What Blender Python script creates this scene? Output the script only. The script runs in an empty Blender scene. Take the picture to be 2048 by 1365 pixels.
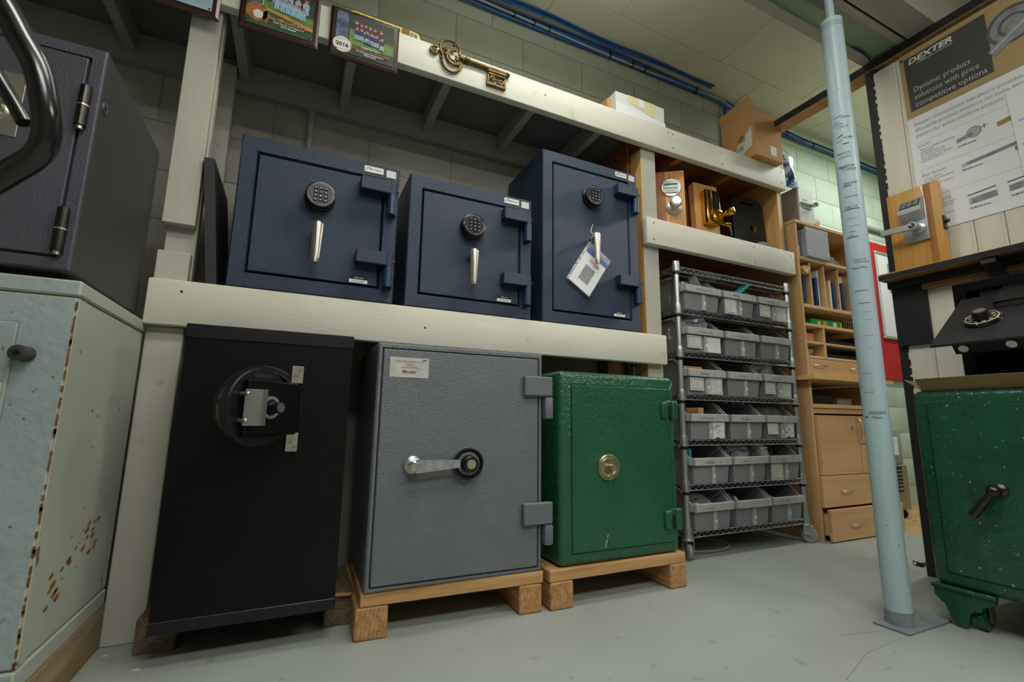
import bpy, bmesh, math, random
from mathutils import Vector, Matrix
random.seed(7)
S = bpy.context.scene
COL = S.collection
PI = math.pi
def rad(a): return math.radians(a)

# ---------------------------------------------------------------- camera
FPX, YAW, PIT, ROL, CAMZ = 926.5, rad(24.9115), rad(9.5277), rad(-0.8104), 0.63
fw = Vector((math.sin(YAW)*math.cos(PIT), math.cos(YAW)*math.cos(PIT), math.sin(PIT)))
rt = Vector((math.cos(YAW), -math.sin(YAW), 0)); dn = fw.cross(rt)
r2 = rt*math.cos(ROL) + dn*math.sin(ROL); d2 = dn*math.cos(ROL) - rt*math.sin(ROL)
cd = bpy.data.cameras.new('camera'); cam = bpy.data.objects.new('camera', cd); COL.objects.link(cam)
cam.matrix_world = Matrix(((r2.x, -d2.x, -fw.x, 0), (r2.y, -d2.y, -fw.y, 0), (r2.z, -d2.z, -fw.z, CAMZ), (0, 0, 0, 1)))
cd.sensor_width = 36; cd.lens = FPX/2048*36; cd.clip_start = 0.02; cd.clip_end = 60
cd.dof.use_dof = True; cd.dof.focus_distance = 1.95; cd.dof.aperture_fstop = 5.0
S.camera = cam

# ---------------------------------------------------------------- world, lights, exposure
W = bpy.data.worlds.new('world'); S.world = W; W.use_nodes = True
W.node_tree.nodes['Background'].inputs[0].default_value = (0.75, 0.85, 1, 1)
W.node_tree.nodes['Background'].inputs[1].default_value = 0.05
def area(name, loc, size, power, color, target=None):
    l = bpy.data.lights.new(name, 'AREA'); l.shape = 'RECTANGLE'; l.size, l.size_y = size
    l.energy = power; l.color = color
    o = bpy.data.objects.new(name, l); COL.objects.link(o); o.location = loc
    if target is not None:
        o.rotation_euler = (Vector(target)-Vector(loc)).to_track_quat('-Z', 'Y').to_euler()
    return o
NEUT = (1.0, 0.99, 0.975)
area('ceiling_light_bay', (0.85, 1.26, 2.66), (1.2, 0.10), 11, NEUT)
area('fill_light_middle', (0.45, 0.15, 2.70), (1.2, 0.25), 15, NEUT)  # added fill to brighten the poster and cabinet side; no known fixture
area('ceiling_light_front_right', (2.7, -1.35, 2.70), (1.2, 0.30), 40, NEUT)
area('ceiling_light_front_left', (0.2, -1.35, 2.70), (1.2, 0.30), 28, (0.93, 0.98, 1.0))
area('ceiling_light_far_right', (3.9, 1.35, 2.80), (1.2, 0.12), 28, NEUT)
area('bounce_fill_bay', (0.85, 1.26, 2.70), (1.2, 0.10), 5, NEUT, target=(0.85, 1.26, 4))  # these upward fills are added to raise the bounce off the ceiling
area('bounce_fill_middle', (0.45, 0.15, 2.74), (1.2, 0.25), 22, NEUT, target=(0.45, 0.15, 4))
area('bounce_fill_front_right', (2.7, -1.35, 2.74), (1.2, 0.3), 40, NEUT, target=(2.7, -1.35, 4))
area('bounce_fill_front_left', (0.2, -1.35, 2.74), (1.2, 0.3), 40, NEUT, target=(0.2, -1.35, 4))
V = S.view_settings
V.view_transform = 'Standard'; V.look = 'None'; V.gamma = 1; V.exposure = -0.1; V.use_curve_mapping = False

# ---------------------------------------------------------------- materials
MATS = {}
def lin(h):
    h = h.lstrip('#'); c = [int(h[i:i+2], 16)/255 for i in (0, 2, 4)]
    return tuple((x/12.92 if x <= .04045 else ((x+.055)/1.055)**2.4) for x in c) + (1,)
def pmat(name, col, rough=.5, metal=0, var=0., vs=3., bump=0., bs=60., stretch=(1, 1, 1), spots=None, sp_scale=25., sp_thr=.68, coat=0., alpha=1., trans=0., spec=.5, detail=3., vor=False, ior=1.45):
    """procedural principled material: base colour with noise variation, bump noise, optional spots (wear, painted glints)"""
    m = bpy.data.materials.new(name); m.use_nodes = True; nt = m.node_tree; N = nt.nodes; L = nt.links
    b = N['Principled BSDF']; c = lin(col) if isinstance(col, str) else tuple(col)+(1,)
    b.inputs['Base Color'].default_value = c; b.inputs['Roughness'].default_value = rough; b.inputs['Metallic'].default_value = metal
    b.inputs['Coat Weight'].default_value = coat; b.inputs['Alpha'].default_value = alpha; b.inputs['Transmission Weight'].default_value = trans
    b.inputs['Specular IOR Level'].default_value = spec; b.inputs['IOR'].default_value = ior
    tc = N.new('ShaderNodeTexCoord'); mp = N.new('ShaderNodeMapping'); L.new(tc.outputs['Object'], mp.inputs['Vector']); mp.inputs['Scale'].default_value = stretch
    cur = None
    if var > 0:
        n = N.new('ShaderNodeTexNoise'); n.inputs['Scale'].default_value = vs; n.inputs['Detail'].default_value = detail; L.new(mp.outputs[0], n.inputs['Vector'])
        r = N.new('ShaderNodeValToRGB'); r.color_ramp.elements[0].position = .3; r.color_ramp.elements[1].position = .7
        r.color_ramp.elements[0].color = tuple(x*(1-var) for x in c[:3])+(1,); r.color_ramp.elements[1].color = tuple(min(1, x*(1+var)) for x in c[:3])+(1,)
        L.new(n.outputs['Fac'], r.inputs['Fac']); L.new(r.outputs['Color'], b.inputs['Base Color']); cur = r.outputs['Color']
    if spots:
        n = N.new('ShaderNodeTexNoise'); n.inputs['Scale'].default_value = sp_scale; n.inputs['Detail'].default_value = 4; L.new(tc.outputs['Object'], n.inputs['Vector'])
        r = N.new('ShaderNodeValToRGB'); r.color_ramp.elements[0].position = sp_thr; r.color_ramp.elements[1].position = sp_thr+.03
        L.new(n.outputs['Fac'], r.inputs['Fac']); mx = N.new('ShaderNodeMix'); mx.data_type = 'RGBA'
        L.new(r.outputs['Color'], mx.inputs['Factor'])
        if cur: L.new(cur, mx.inputs['A'])
        else: mx.inputs['A'].default_value = c
        mx.inputs['B'].default_value = lin(spots); L.new(mx.outputs['Result'], b.inputs['Base Color'])
    if bump > 0:
        n = N.new('ShaderNodeTexVoronoi' if vor else 'ShaderNodeTexNoise'); n.inputs['Scale'].default_value = bs; L.new(mp.outputs[0], n.inputs['Vector'])
        if not vor: n.inputs['Detail'].default_value = 2
        bp = N.new('ShaderNodeBump'); bp.inputs['Strength'].default_value = bump; bp.inputs['Distance'].default_value = .004
        L.new(n.outputs[0], bp.inputs['Height']); L.new(bp.outputs[0], b.inputs['Normal'])
    MATS[name] = m; return m
def wood(name, c1, c2, axis='x', scale=14., rough=.55, ring=False, coat=0.):
    m = bpy.data.materials.new(name); m.use_nodes = True; nt = m.node_tree; N = nt.nodes; L = nt.links; b = N['Principled BSDF']
    b.inputs['Roughness'].default_value = rough; b.inputs['Coat Weight'].default_value = coat
    tc = N.new('ShaderNodeTexCoord'); mp = N.new('ShaderNodeMapping'); L.new(tc.outputs['Object'], mp.inputs['Vector'])
    s = {'x': (.06, 1, 1), 'y': (1, .06, 1), 'z': (1, 1, .06)}[axis]; mp.inputs['Scale'].default_value = s
    n = N.new('ShaderNodeTexNoise'); n.inputs['Scale'].default_value = scale*4; n.inputs['Detail'].default_value = 5; n.inputs['Distortion'].default_value = .6
    L.new(mp.outputs[0], n.inputs['Vector'])
    r = N.new('ShaderNodeValToRGB'); r.color_ramp.elements[0].position = .32; r.color_ramp.elements[1].position = .68
    r.color_ramp.elements[0].color = lin(c2); r.color_ramp.elements[1].color = lin(c1)
    L.new(n.outputs['Fac'], r.inputs['Fac']); L.new(r.outputs[0], b.inputs['Base Color'])
    if ring:
        w = N.new('ShaderNodeTexWave'); w.wave_type = 'RINGS'; w.rings_direction = 'Y' if axis == 'y' else 'Z'; w.inputs['Scale'].default_value = 26; w.inputs['Distortion'].default_value = 2.5
        L.new(tc.outputs['Object'], w.inputs['Vector']); mx = N.new('ShaderNodeMix'); mx.data_type = 'RGBA'; mx.blend_type = 'MULTIPLY'; mx.inputs['Factor'].default_value = .22
        L.new(r.outputs[0], mx.inputs['A']); L.new(w.outputs['Color'], mx.inputs['B']); L.new(mx.outputs['Result'], b.inputs['Base Color'])
    bp = N.new('ShaderNodeBump'); bp.inputs['Strength'].default_value = .15; bp.inputs['Distance'].default_value = .003; L.new(n.outputs['Fac'], bp.inputs['Height']); L.new(bp.outputs[0], b.inputs['Normal'])
    MATS[name] = m; return m
# room
pmat('wall_grey', '#A5A298', .75, var=.05, vs=4, bump=.35, bs=90)
pmat('wall_mint', '#B9C9B8', .7, var=.04, vs=4, bump=.3, bs=90)
pmat('mortar_grey', '#9A978D', .85, bump=.4, bs=120)
pmat('mortar_mint', '#B0C0AE', .85, bump=.4, bs=120)
pmat('ceil_white', '#D2CDBE', .9, var=.04, vs=3, bump=.15, bs=200)
pmat('ceil_gap', '#A09C8E', .9)
pmat('plain_wall', '#B8B6AA', .85, var=.04)
pmat('girder_green', '#8FA487', .8, var=.08, vs=6, bump=.2)
pmat('girder_board', '#A7A498', .8, var=.1, vs=5, stretch=(.3, 3, 3), bump=.2)
pmat('floor_paint', '#9CA39B', .45, var=.06, vs=2.6, detail=8, spots='#8F948B', sp_scale=16., sp_thr=.66, bump=.06, bs=30, spec=.4)
pmat('osb', '#B89A6A', .8, var=.35, vs=30, bump=.3, bs=60)
# timber
pmat('paint_beige', '#DAD7C8', .6, var=.05, vs=5, stretch=(.5, 4, 4), bump=.12, bs=40, spots='#CFCBBB', sp_scale=9, sp_thr=.66)
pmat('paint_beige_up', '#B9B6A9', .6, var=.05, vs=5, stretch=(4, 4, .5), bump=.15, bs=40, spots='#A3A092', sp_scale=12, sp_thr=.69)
pmat('paint_grey', '#93928A', .7, var=.06, vs=5, bump=.12, bs=40)
pmat('deck_grey', '#6B6A63', .8, var=.08, vs=4, bump=.1)
wood('ply', '#A86F35', '#80501F', 'x', 8, .6)
wood('ply_light', '#E4B672', '#D09C58', 'z', 6, .55)
wood('lumber', '#C9A26C', '#AD7F49', 'x', 14, .7)
wood('lumber_y', '#C19A66', '#A37540', 'y', 14, .7, ring=True)
wood('lumber_dark', '#8E6B45', '#5C4023', 'x', 14, .8)
wood('lumber_dark_y', '#7C6A52', '#5A4833', 'y', 14, .8, ring=True)
wood('lumber_yellow', '#A39070', '#7C6847', 'y', 9, .75)
wood('maple', '#CFAB78', '#C39C68', 'z', 7, .4)
wood('maple_x', '#CFAB78', '#C39C68', 'x', 7, .4)
wood('maple_light', '#DDBB88', '#CFA970', 'x', 7, .4)
wood('fir', '#E0AC68', '#C68C4C', 'z', 12, .5)
wood('fir_dark', '#B4733A', '#915727', 'z', 12, .5)
wood('oak_board', '#D3A257', '#C18E44', 'z', 10, .42, coat=.2)
wood('oak_stripe', '#B27A36', '#9B682B', 'z', 10, .42, coat=.2)
wood('shelf_wood', '#A67B42', '#7F5A2B', 'y', 9, .6)
pmat('black_paint', '#232326', .5, var=.12, vs=8, bump=.15, bs=50)
pmat('black_wood', '#1C1C1E', .55, var=.15, vs=10, stretch=(4, .5, 4), bump=.2, bs=40)
pmat('beadboard', '#DEDACB', .6, var=.05, vs=5, stretch=(4, 4, .4), bump=.08, bs=50)
# safes
pmat('safe_blue', '#182E48', .33, var=.12, vs=8, bump=.75, bs=480, spec=.7)
pmat('safe_blue_smooth', '#203A58', .3, bump=.2, bs=480, spec=.6)
pmat('safe_black', '#08090B', .36, var=.2, vs=3, bump=.15, bs=300, spec=.28)
pmat('safe_black_edge', '#101216', .36, bump=.1, bs=300)
pmat('safe_grey', '#666B70', .33, var=.05, vs=10, bump=.7, bs=260, spec=.7)
pmat('safe_green', '#205539', .30, var=.1, vs=5, bump=.9, bs=70, spec=.7)
pmat('safe_green_old', '#1B4C38', .27, var=.18, vs=12, bump=.9, bs=48, spec=.7, spots='#7FA592', sp_scale=95, sp_thr=.685)  # pale spots paint specular glints into the colour
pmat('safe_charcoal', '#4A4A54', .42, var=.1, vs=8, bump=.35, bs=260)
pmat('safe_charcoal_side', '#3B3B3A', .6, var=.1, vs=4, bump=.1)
pmat('cab_front', '#9DA9AA', .27, var=.08, vs=3, bump=.9, bs=38, spots='#55575A', sp_scale=42, sp_thr=.675)
pmat('cab_side', '#A5AA9A', .5, var=.08, vs=3, bump=.15, bs=40, spots='#7A6148', sp_scale=22, sp_thr=.68)
pmat('rust', '#7A4E22', .85, var=.5, vs=60)
pmat('gap_black', '#060607', .8)
pmat('chrome', '#D8D4CC', .12, 1)
pmat('steel', '#A9ABAA', .32, 1, var=.1, vs=20)
pmat('steel_warm', '#C9C4B6', .30, .9, var=.12, vs=30)
pmat('zinc', '#B9BCBE', .38, .9, var=.2, vs=60)
pmat('nickel', '#B9AC93', .33, .9, var=.2, vs=30)
pmat('old_iron', '#4A4642', .3, 1, var=.2, vs=30)
pmat('brass', '#D8A93A', .14, 1)
pmat('brass_dark', '#6E4F16', .2, 1)
pmat('bronze', '#6A5434', .48, .8, var=.35, vs=40, bump=.2, bs=90)
pmat('satin', '#C4C7C9', .36, .7)
pmat('rust_steel', '#7A6A52', .5, .8, var=.4, vs=18)
pmat('wire_steel', '#B4B7B9', .35, .85)
pmat('post_steel', '#B4BABF', .33, .8)
pmat('black_plastic', '#121214', .35)
pmat('black_gloss', '#0B0B0D', .16, coat=.4)
pmat('handle_black', '#111112', .22, spec=.6, coat=.3)
pmat('white_print', '#E6E8E8', .6)
pmat('grey_print', '#84888C', .6)
pmat('ink', '#1B1B1C', .7)
pmat('pencil', '#3E4448', .7)
pmat('ink_red', '#A5202C', .6)
pmat('sticker_white', '#DDE0DA', .4)
pmat('foil', '#C9CCC6', .35, .3, var=.12, vs=30)
pmat('bin_grey', '#85888B', .5, var=.05, vs=5, bump=.06, bs=80)
pmat('bin_rim', '#A9ABA7', .5, var=.05, vs=6)
pmat('paper', '#D5D6CE', .7, var=.05, vs=10)
pmat('paper_form', '#C9CCC6', .7, var=.25, vs=60, stretch=(1, 1, 6))
pmat('cardboard', '#C49660', .8, var=.06, vs=6, bump=.1, bs=60)
pmat('cardboard_dark', '#8A6239', .8, var=.1, vs=6)
pmat('cardboard_tray', '#927A54', .85, var=.08, vs=5, stretch=(1, .3, 6))
pmat('white_card', '#D9D9D4', .7, var=.03)
pmat('plastic_clear', '#DDE3E6', .12, alpha=.28, spec=.8, bump=.6, bs=25)
pmat('plastic_film', '#C9D2D6', .15, alpha=.42, spec=.8, bump=.8, bs=18)
pmat('teal', '#2F8F95', .5)
pmat('cable_blue', '#1F5FA8', .45)
pmat('cable_blue_dark', '#163F78', .5)
pmat('cable_grey', '#9A9B98', .5)
pmat('cable_purple', '#5A4F86', .5)
pmat('pole_paint', '#A6BBC1', .36, var=.05, vs=6, stretch=(2, 2, .6), bump=.08, bs=60, spots='#6A7A81', sp_scale=38, sp_thr=.71)
pmat('pole_worn', '#7C878B', .5, var=.2, vs=20)
pmat('plaque_wood', '#3A1A17', .28, coat=.5, var=.2, vs=10)
pmat('plaque_edge', '#6E5A50', .3, coat=.5)
pmat('grass', '#5F7F2E', .6, var=.3, vs=60)
pmat('grass_dark', '#37502C', .6, var=.3, vs=40)
pmat('trees', '#2B3A24', .6, var=.5, vs=50)
pmat('dirt', '#B08648', .6, var=.2, vs=40)
pmat('glove', '#A2673A', .6, var=.35, vs=60)
pmat('ball_white', '#D8D5CC', .6)
pmat('uni_blue', '#93AFC4', .6, var=.2, vs=80)
pmat('uni_navy', '#1F2940', .6)
pmat('uni_grey', '#93A0AA', .6)
pmat('skin_print', '#B98C72', .6)
pmat('cap_red', '#9E3A36', .6)
pmat('orange_print', '#E0894A', .6)
pmat('red_print', '#C93A22', .6)
pmat('stadium', '#55607A', .6, var=.6, vs=40)
pmat('sky_print', '#9FB3C4', .6, var=.15, vs=20)
pmat('yellow', '#D9C21E', .45)
pmat('tan_print', '#B09A6C', .5, var=.06, vs=4)
pmat('dark_print', '#4A4A4B', .55)
pmat('poster_white', '#EBEEF0', .45)
pmat('silver_dark', '#5C6066', .55, var=.25, vs=30)
pmat('silver_print', '#8D9196', .55, var=.25, vs=30)
pmat('silver_light', '#B9BDC0', .55, var=.15, vs=30)
pmat('gold_print', '#A58A4A', .55)
pmat('red_board', '#B5262B', .6, var=.12, vs=6)
pmat('white_board', '#E3E6E6', .3)
pmat('alu', '#B9C2BF', .4, .5)
pmat('box_grey', '#9DA3A9', .5, var=.04)
pmat('device_grey', '#C9CCC6', .45, var=.04)
pmat('device_side', '#8D8377', .5, var=.1, vs=8)
pmat('towel', '#E3D9C3', .85, bump=.2, bs=200)
pmat('binder_blue', '#1E3A78', .45)
pmat('cream', '#E0D2A6', .6)
pmat('green_box', '#1E9A48', .45, var=.15, vs=20)
pmat('yellow_print', '#DCC936', .5)
pmat('foam', '#D8B888', .8, bump=.5, bs=60)
pmat('rubber', '#8C9086', .6)
pmat('green_plastic', '#1E6B45', .5)
pmat('appliance', '#9A9C96', .5)
pmat('appliance_tan', '#8D8262', .5)
pmat('dark_navy', '#121B3A', .5)
pmat('label_blue', '#5A6FB2', .5)
pmat('bag_blue', '#3A5C96', .25, var=.9, vs=25, spots='#D5DEE8', sp_scale=20, sp_thr=.5)
pmat('panel_black', '#2A2A2D', .55, var=.12, vs=8, bump=.1)
pmat('led_green', '#1E6E55', .4)
M = MATS

# ---------------------------------------------------------------- builders
ORG = {}
class B:
    def __init__(s): s.v = []; s.f = []; s.m = []
    def add(s, vs, fs, mi=0, X=None):
        o = len(s.v); s.v += [(X @ Vector(p)) if X else Vector(p) for p in vs]
        s.f += [[i+o for i in f] for f in fs]; s.m += ([mi]*len(fs) if isinstance(mi, int) else mi); return s
    def box(s, x0, x1, y0, y1, z0, z1, bev=0., mi=0, X=None, front=None, seg=1):
        bm = bmesh.new(); bmesh.ops.create_cube(bm, size=1)
        for v in bm.verts: v.co = Vector(((x0+x1)/2+v.co.x*(x1-x0), (y0+y1)/2+v.co.y*(y1-y0), (z0+z1)/2+v.co.z*(z1-z0)))
        if bev > 0: bmesh.ops.bevel(bm, geom=list(bm.edges), offset=bev, segments=seg, affect='EDGES', profile=.5)
        bm.normal_update()
        mis = [(front[1] if (front and f.normal.dot(Vector(front[0])) > .9) else mi) for f in bm.faces]
        bm.verts.index_update()
        s.add([v.co.copy() for v in bm.verts], [[v.index for v in f.verts] for f in bm.faces], mis, X); bm.free(); return s
    def lathe(s, c, ax, prof, n=24, mi=0, X=None, ring=False):
        """prof: list of (radius, height along axis); closed with end caps"""
        a = Vector(ax).normalized(); u = a.orthogonal().normalized(); w = a.cross(u); c = Vector(c); vs = []; fs = []
        for r, h in prof:
            for i in range(n):
                t = 2*PI*i/n; vs.append(c+a*h+(u*math.cos(t)+w*math.sin(t))*r)
        k = len(prof)
        for j in range(k-1):
            for i in range(n): fs.append([j*n+i, j*n+(i+1) % n, (j+1)*n+(i+1) % n, (j+1)*n+i])
        if ring:
            for i in range(n): fs.append([(k-1)*n+i, (k-1)*n+(i+1) % n, (i+1) % n, i])
        else: fs.append(list(range(n))[::-1]); fs.append([(k-1)*n+i for i in range(n)])
        return s.add(vs, fs, mi, X)
    def cyl(s, p0, p1, r0, r1=None, n=16, mi=0, X=None):
        p0 = Vector(p0); p1 = Vector(p1); d = p1-p0
        return s.lathe(p0, d, [(r0, 0), (r0 if r1 is None else r1, d.length)], n, mi, X)
    def tube(s, pts, r, n=8, closed=False, mi=0):
        P = [Vector(p) for p in pts]; k = len(P); vs = []; fs = []; up = None
        for i in range(k):
            a = P[(i+1) % k] if (closed or i < k-1) else P[i]; b_ = P[(i-1) % k] if (closed or i > 0) else P[i]
            t = (a-b_).normalized()
            if up is None: up = t.orthogonal().normalized()
            up = (up-t*up.dot(t)).normalized(); w = t.cross(up)
            rr = r[i] if isinstance(r, (list, tuple)) else r
            for j in range(n):
                an = 2*PI*j/n; vs.append(P[i]+(up*math.cos(an)+w*math.sin(an))*rr)
        for i in range(k if closed else k-1):
            i2 = (i+1) % k
            for j in range(n): fs.append([i*n+j, i*n+(j+1) % n, i2*n+(j+1) % n, i2*n+j])
        if not closed: fs += [list(range(n))[::-1], [(k-1)*n+j for j in range(n)]]
        return s.add(vs, fs, mi)
    def prism(s, poly, ext, mi=0, X=None):
        p = [Vector(q) for q in poly]; e = Vector(ext); n = len(p)
        nrm = Vector((0, 0, 0))
        for i in range(n): nrm += p[i].cross(p[(i+1) % n])
        if nrm.dot(e) > 0: p = p[::-1]
        return s.add(p+[q+e for q in p], [list(range(n)), [n+i for i in range(n)][::-1]]+[[(i+1) % n, i, n+i, n+(i+1) % n] for i in range(n)], mi, X)
    def strip(s, pts, w, nrm, t=.0004, mi=0):
        """thin pen-stroke ribbon through pts lying on a surface with normal nrm"""
        P = [Vector(p) for p in pts]; nrm = Vector(nrm)
        for a, b_ in zip(P, P[1:]):
            d = (b_-a); 
            if d.length < 1e-6: continue
            q = d.normalized().cross(nrm)*w/2; s.prism([a-q, b_-q, b_+q, a+q], nrm*t, mi)
        return s
    def sphere(s, c, r, n=12, mi=0, sc=(1, 1, 1)):
        prof = [(max(1e-4, math.sin(PI*i/n))*r, -math.cos(PI*i/n)*r) for i in range(n+1)]
        X = Matrix.Translation(Vector(c)) @ Matrix.Diagonal((*sc, 1))
        return s.lathe((0, 0, 0), (0, 0, 1), prof, n*2, mi, X)
    def mesh(s, name, mats, org=Vector((0, 0, 0)), ang=35):
        me = bpy.data.meshes.new(name); me.from_pydata([v-org for v in s.v], [], s.f)
        for m in (mats if isinstance(mats, (list, tuple)) else [mats]): me.materials.append(M[m] if isinstance(m, str) else m)
        me.polygons.foreach_set('material_index', s.m); me.polygons.foreach_set('use_smooth', [True]*len(s.f))
        me.update(); me.set_sharp_from_angle(angle=rad(ang)); return me
    def part(s, name, mats, par, label=None, kind=None, ang=35):
        o = bpy.data.objects.new(name, s.mesh(name, mats, ORG[par.name], ang)); COL.objects.link(o); o.parent = par; ORG[o.name] = ORG[par.name]
        if label: o['label'] = label
        if kind: o['kind'] = kind
        return o
    def top(s, name, mats, base, label=None, cat=None, group=None, kind=None, rotz=0, ang=35):
        base = Vector(base); o = bpy.data.objects.new(name, s.mesh(name, mats, base, ang)); COL.objects.link(o); o.location = base; ORG[o.name] = base
        o.rotation_euler.z = rotz
        return tag(o, label, cat, group, kind)
def tag(o, label=None, cat=None, group=None, kind=None):
    for k, v in (('label', label), ('category', cat), ('group', group), ('kind', kind)):
        if v: o[k] = v
    return o
def T(name, base, label=None, cat=None, group=None, kind=None, rotz=0):
    o = bpy.data.objects.new(name, None); COL.objects.link(o); o.location = base; o.empty_display_size = .05; o.rotation_euler.z = rotz
    ORG[o.name] = Vector(base); return tag(o, label, cat, group, kind)
def copy_tree(o, par=None):
    c = o.copy(); COL.objects.link(c); c.parent = par; ORG[c.name] = ORG[o.name]
    for ch in list(o.children): copy_tree(ch, c)
    return c
def bx(name, mat, par, *a, bev=.0015, **k):
    kw = {q: k[q] for q in ('X', 'front', 'seg') if q in k}; lk = {q: k[q] for q in ('label', 'kind') if q in k}
    return B().box(*a, bev=bev, **kw).part(name, mat, par, **lk)
_fc = bpy.data.curves.new('text', 'FONT')
def text_geo(body, size, shear=0., bold=0., spacing=1., align='LEFT', wscale=1.):
    fc = _fc; fc.body = body; fc.size = 1; fc.shear = shear; fc.offset = bold; fc.space_character = spacing; fc.align_x = align; fc.resolution_u = 2
    o = bpy.data.objects.new('text', fc); me = bpy.data.meshes.new_from_object(o); bpy.data.objects.remove(o)
    vs = [Vector((v.co.x*size*wscale, v.co.y*size)) for v in me.vertices]; fs = [list(p.vertices) for p in me.polygons]; bpy.data.meshes.remove(me); return vs, fs
def text(par, body, o, right, up, size, mat, name='lettering', width=None, lift=.0006, **k):
    """lettering on a plane: o = baseline start (or centre), size = letter size, width = fit to this width"""
    vs, fs = text_geo(body, size, **k)
    if not vs: return None
    if width:
        x0 = min(v.x for v in vs); x1 = max(v.x for v in vs); f = width/(x1-x0); vs = [Vector((v.x*f, v.y)) for v in vs]
    R = Vector(right).normalized(); U = Vector(up).normalized(); n = R.cross(U); o = Vector(o)
    b = B(); b.add([o+R*v.x+U*v.y+n*lift for v in vs], fs); return b.part(name, mat, par)
def smooth(pts, n=4):
    P = [Vector(p) for p in pts]; out = []
    for i in range(len(P)-1):
        p0, p1, p2, p3 = P[max(i-1, 0)], P[i], P[i+1], P[min(i+2, len(P)-1)]
        for k in range(n):
            t = k/n; out.append(.5*((2*p1)+(p2-p0)*t+(2*p0-5*p1+4*p2-p3)*t*t+(3*p1-p0-3*p2+p3)*t**3))
    return out+[P[-1]]
FX, FZ = (1, 0, 0), (0, 0, 1)      # lettering on faces looking at -Y
RY = (0, -1, 0)                    # lettering on faces looking at -X
def scribble(b, o, right, up, w, h, nrm, n=9, t=.0012, seed=0):
    rr = random.Random(seed); R = Vector(right); U = Vector(up); o = Vector(o); pts = []
    for i in range(n+1): pts.append(o+R*(w*i/n)+U*(h*(rr.random() if i % 2 else rr.random()*.3)))
    return b.strip(pts, t, nrm)

# ================================================================ ROOM
fl = B().box(-3, 6.5, -4, 2.3, -.1, 0).top('floor', 'floor_paint', (0, 0, 0), kind='structure')
# hairline cracks by the pole
cr = B()
for pts in ([(1.55, .955), (1.70, .925), (1.745, .91)], [(1.99, .885), (2.12, .92), (2.33, .905)], [(1.30, .80), (1.50, .86), (1.74, .875)], [(1.1, .62), (1.5, .66), (1.9, .56)]):
    cr.strip([(x, y, .0002) for x, y in pts], .0016, (0, 0, 1), .0003)
cr.part('floor_crack', 'pole_worn', fl)
ce = B().box(-3, 6.5, -4, 2.3, 2.945, 3.0).top('ceiling', 'ceil_gap', (0, 0, 2.945), kind='structure')
_tile = B().box(0, .8035, 0, .3975, -.006, .0, bev=.0015).mesh('ceiling_tile', 'ceil_white')
for r, y0 in enumerate((1.86, 1.46, 1.06, .66, .26, -.14)):
    ph = .327 if r % 2 == 0 else .719
    for k in range(-1, 7):
        o = bpy.data.objects.new('ceiling_tile', _tile); COL.objects.link(o); o.parent = ce; o.location = (ph+.806*k, y0, 0)
        if r == 0: o.scale.y = .66
# back wall, concrete blocks laid in running bond
wb = B().box(-3, 2.625, 2.125, 2.3, 0, 2.95).top('wall_back', 'mortar_grey', (0, 2.125, 0), kind='structure')
wr = B().box(2.625, 6.5, 2.125, 2.3, 0, 2.95).top('wall_back_right', 'mortar_mint', (2.625, 2.125, 0), kind='structure')
def block_mesh(mat, w=.397):
    return B().box(0, w, -.0035, .05, 0, .1975, bev=.0035, seg=2).mesh('block', mat)
GB = {}
def block(par, mat, x0, x1, z, org):
    w = round(x1-x0, 3); key = (mat, w)
    if key not in GB: GB[key] = block_mesh(mat, w)
    o = bpy.data.objects.new('block', GB[key]); COL.objects.link(o); o.parent = par
    o.location = (x0-org[0], random.uniform(-.0008, .0008), z-org[2])
for ci in range(-1, 14):
    z0 = 2.80-.2032*ci; ph = .0305 if ci % 2 == 0 else .2245
    if z0 < .05: continue
    top_cut = ci == -1
    for k in range(-4, 14):
        a, b_ = ph+.4035*k, ph+.4035*(k+1)-.0055
        for par, mat, lo, hi, org in ((wb, 'wall_grey', -1.35, 2.62, (0, 0, 0)), (wr, 'wall_mint', 2.63, 5.3, (2.625, 0, 0))):
            if mat == 'wall_grey' and z0 < 1.35: continue
            aa, bb = max(a, lo), min(b_, hi)
            if bb-aa > .03 and not top_cut: block(par, mat, aa, bb, z0, org)
B().box(-3.0, -2.9, -4, 2.3, 0, 2.95).top('wall_left', 'plain_wall', (-2.95, 0, 0), kind='structure')
B().box(6.4, 6.5, -4, 2.3, 0, 2.95).top('wall_right', 'plain_wall', (6.45, 0, 0), kind='structure')
B().box(-3, 6.5, -4, -3.9, 0, 2.95).top('wall_front', 'plain_wall', (0, -3.95, 0), kind='structure')
# boxed girder the pole holds up
gd = B().box(-2.9, 6.4, .885, 1.14, 2.445, 2.94).top('trim_1', 'girder_green', (0, 1, 2.44), kind='structure')
for y0, y1, z0 in ((.855, .962, 2.425), (.974, 1.006, 2.432), (1.112, 1.16, 2.432)):
    bx('board', 'girder_board', gd, -2.9, 6.4, y0, y1, z0, 2.445, bev=.002)
bx('face_board', 'girder_board', gd, -2.9, 6.4, .855, .884, 2.446, 2.94, bev=.002)
bx('gap_strip', 'gap_black', gd, -2.9, 6.4, .962, .974, 2.438, 2.446, bev=0)

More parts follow.
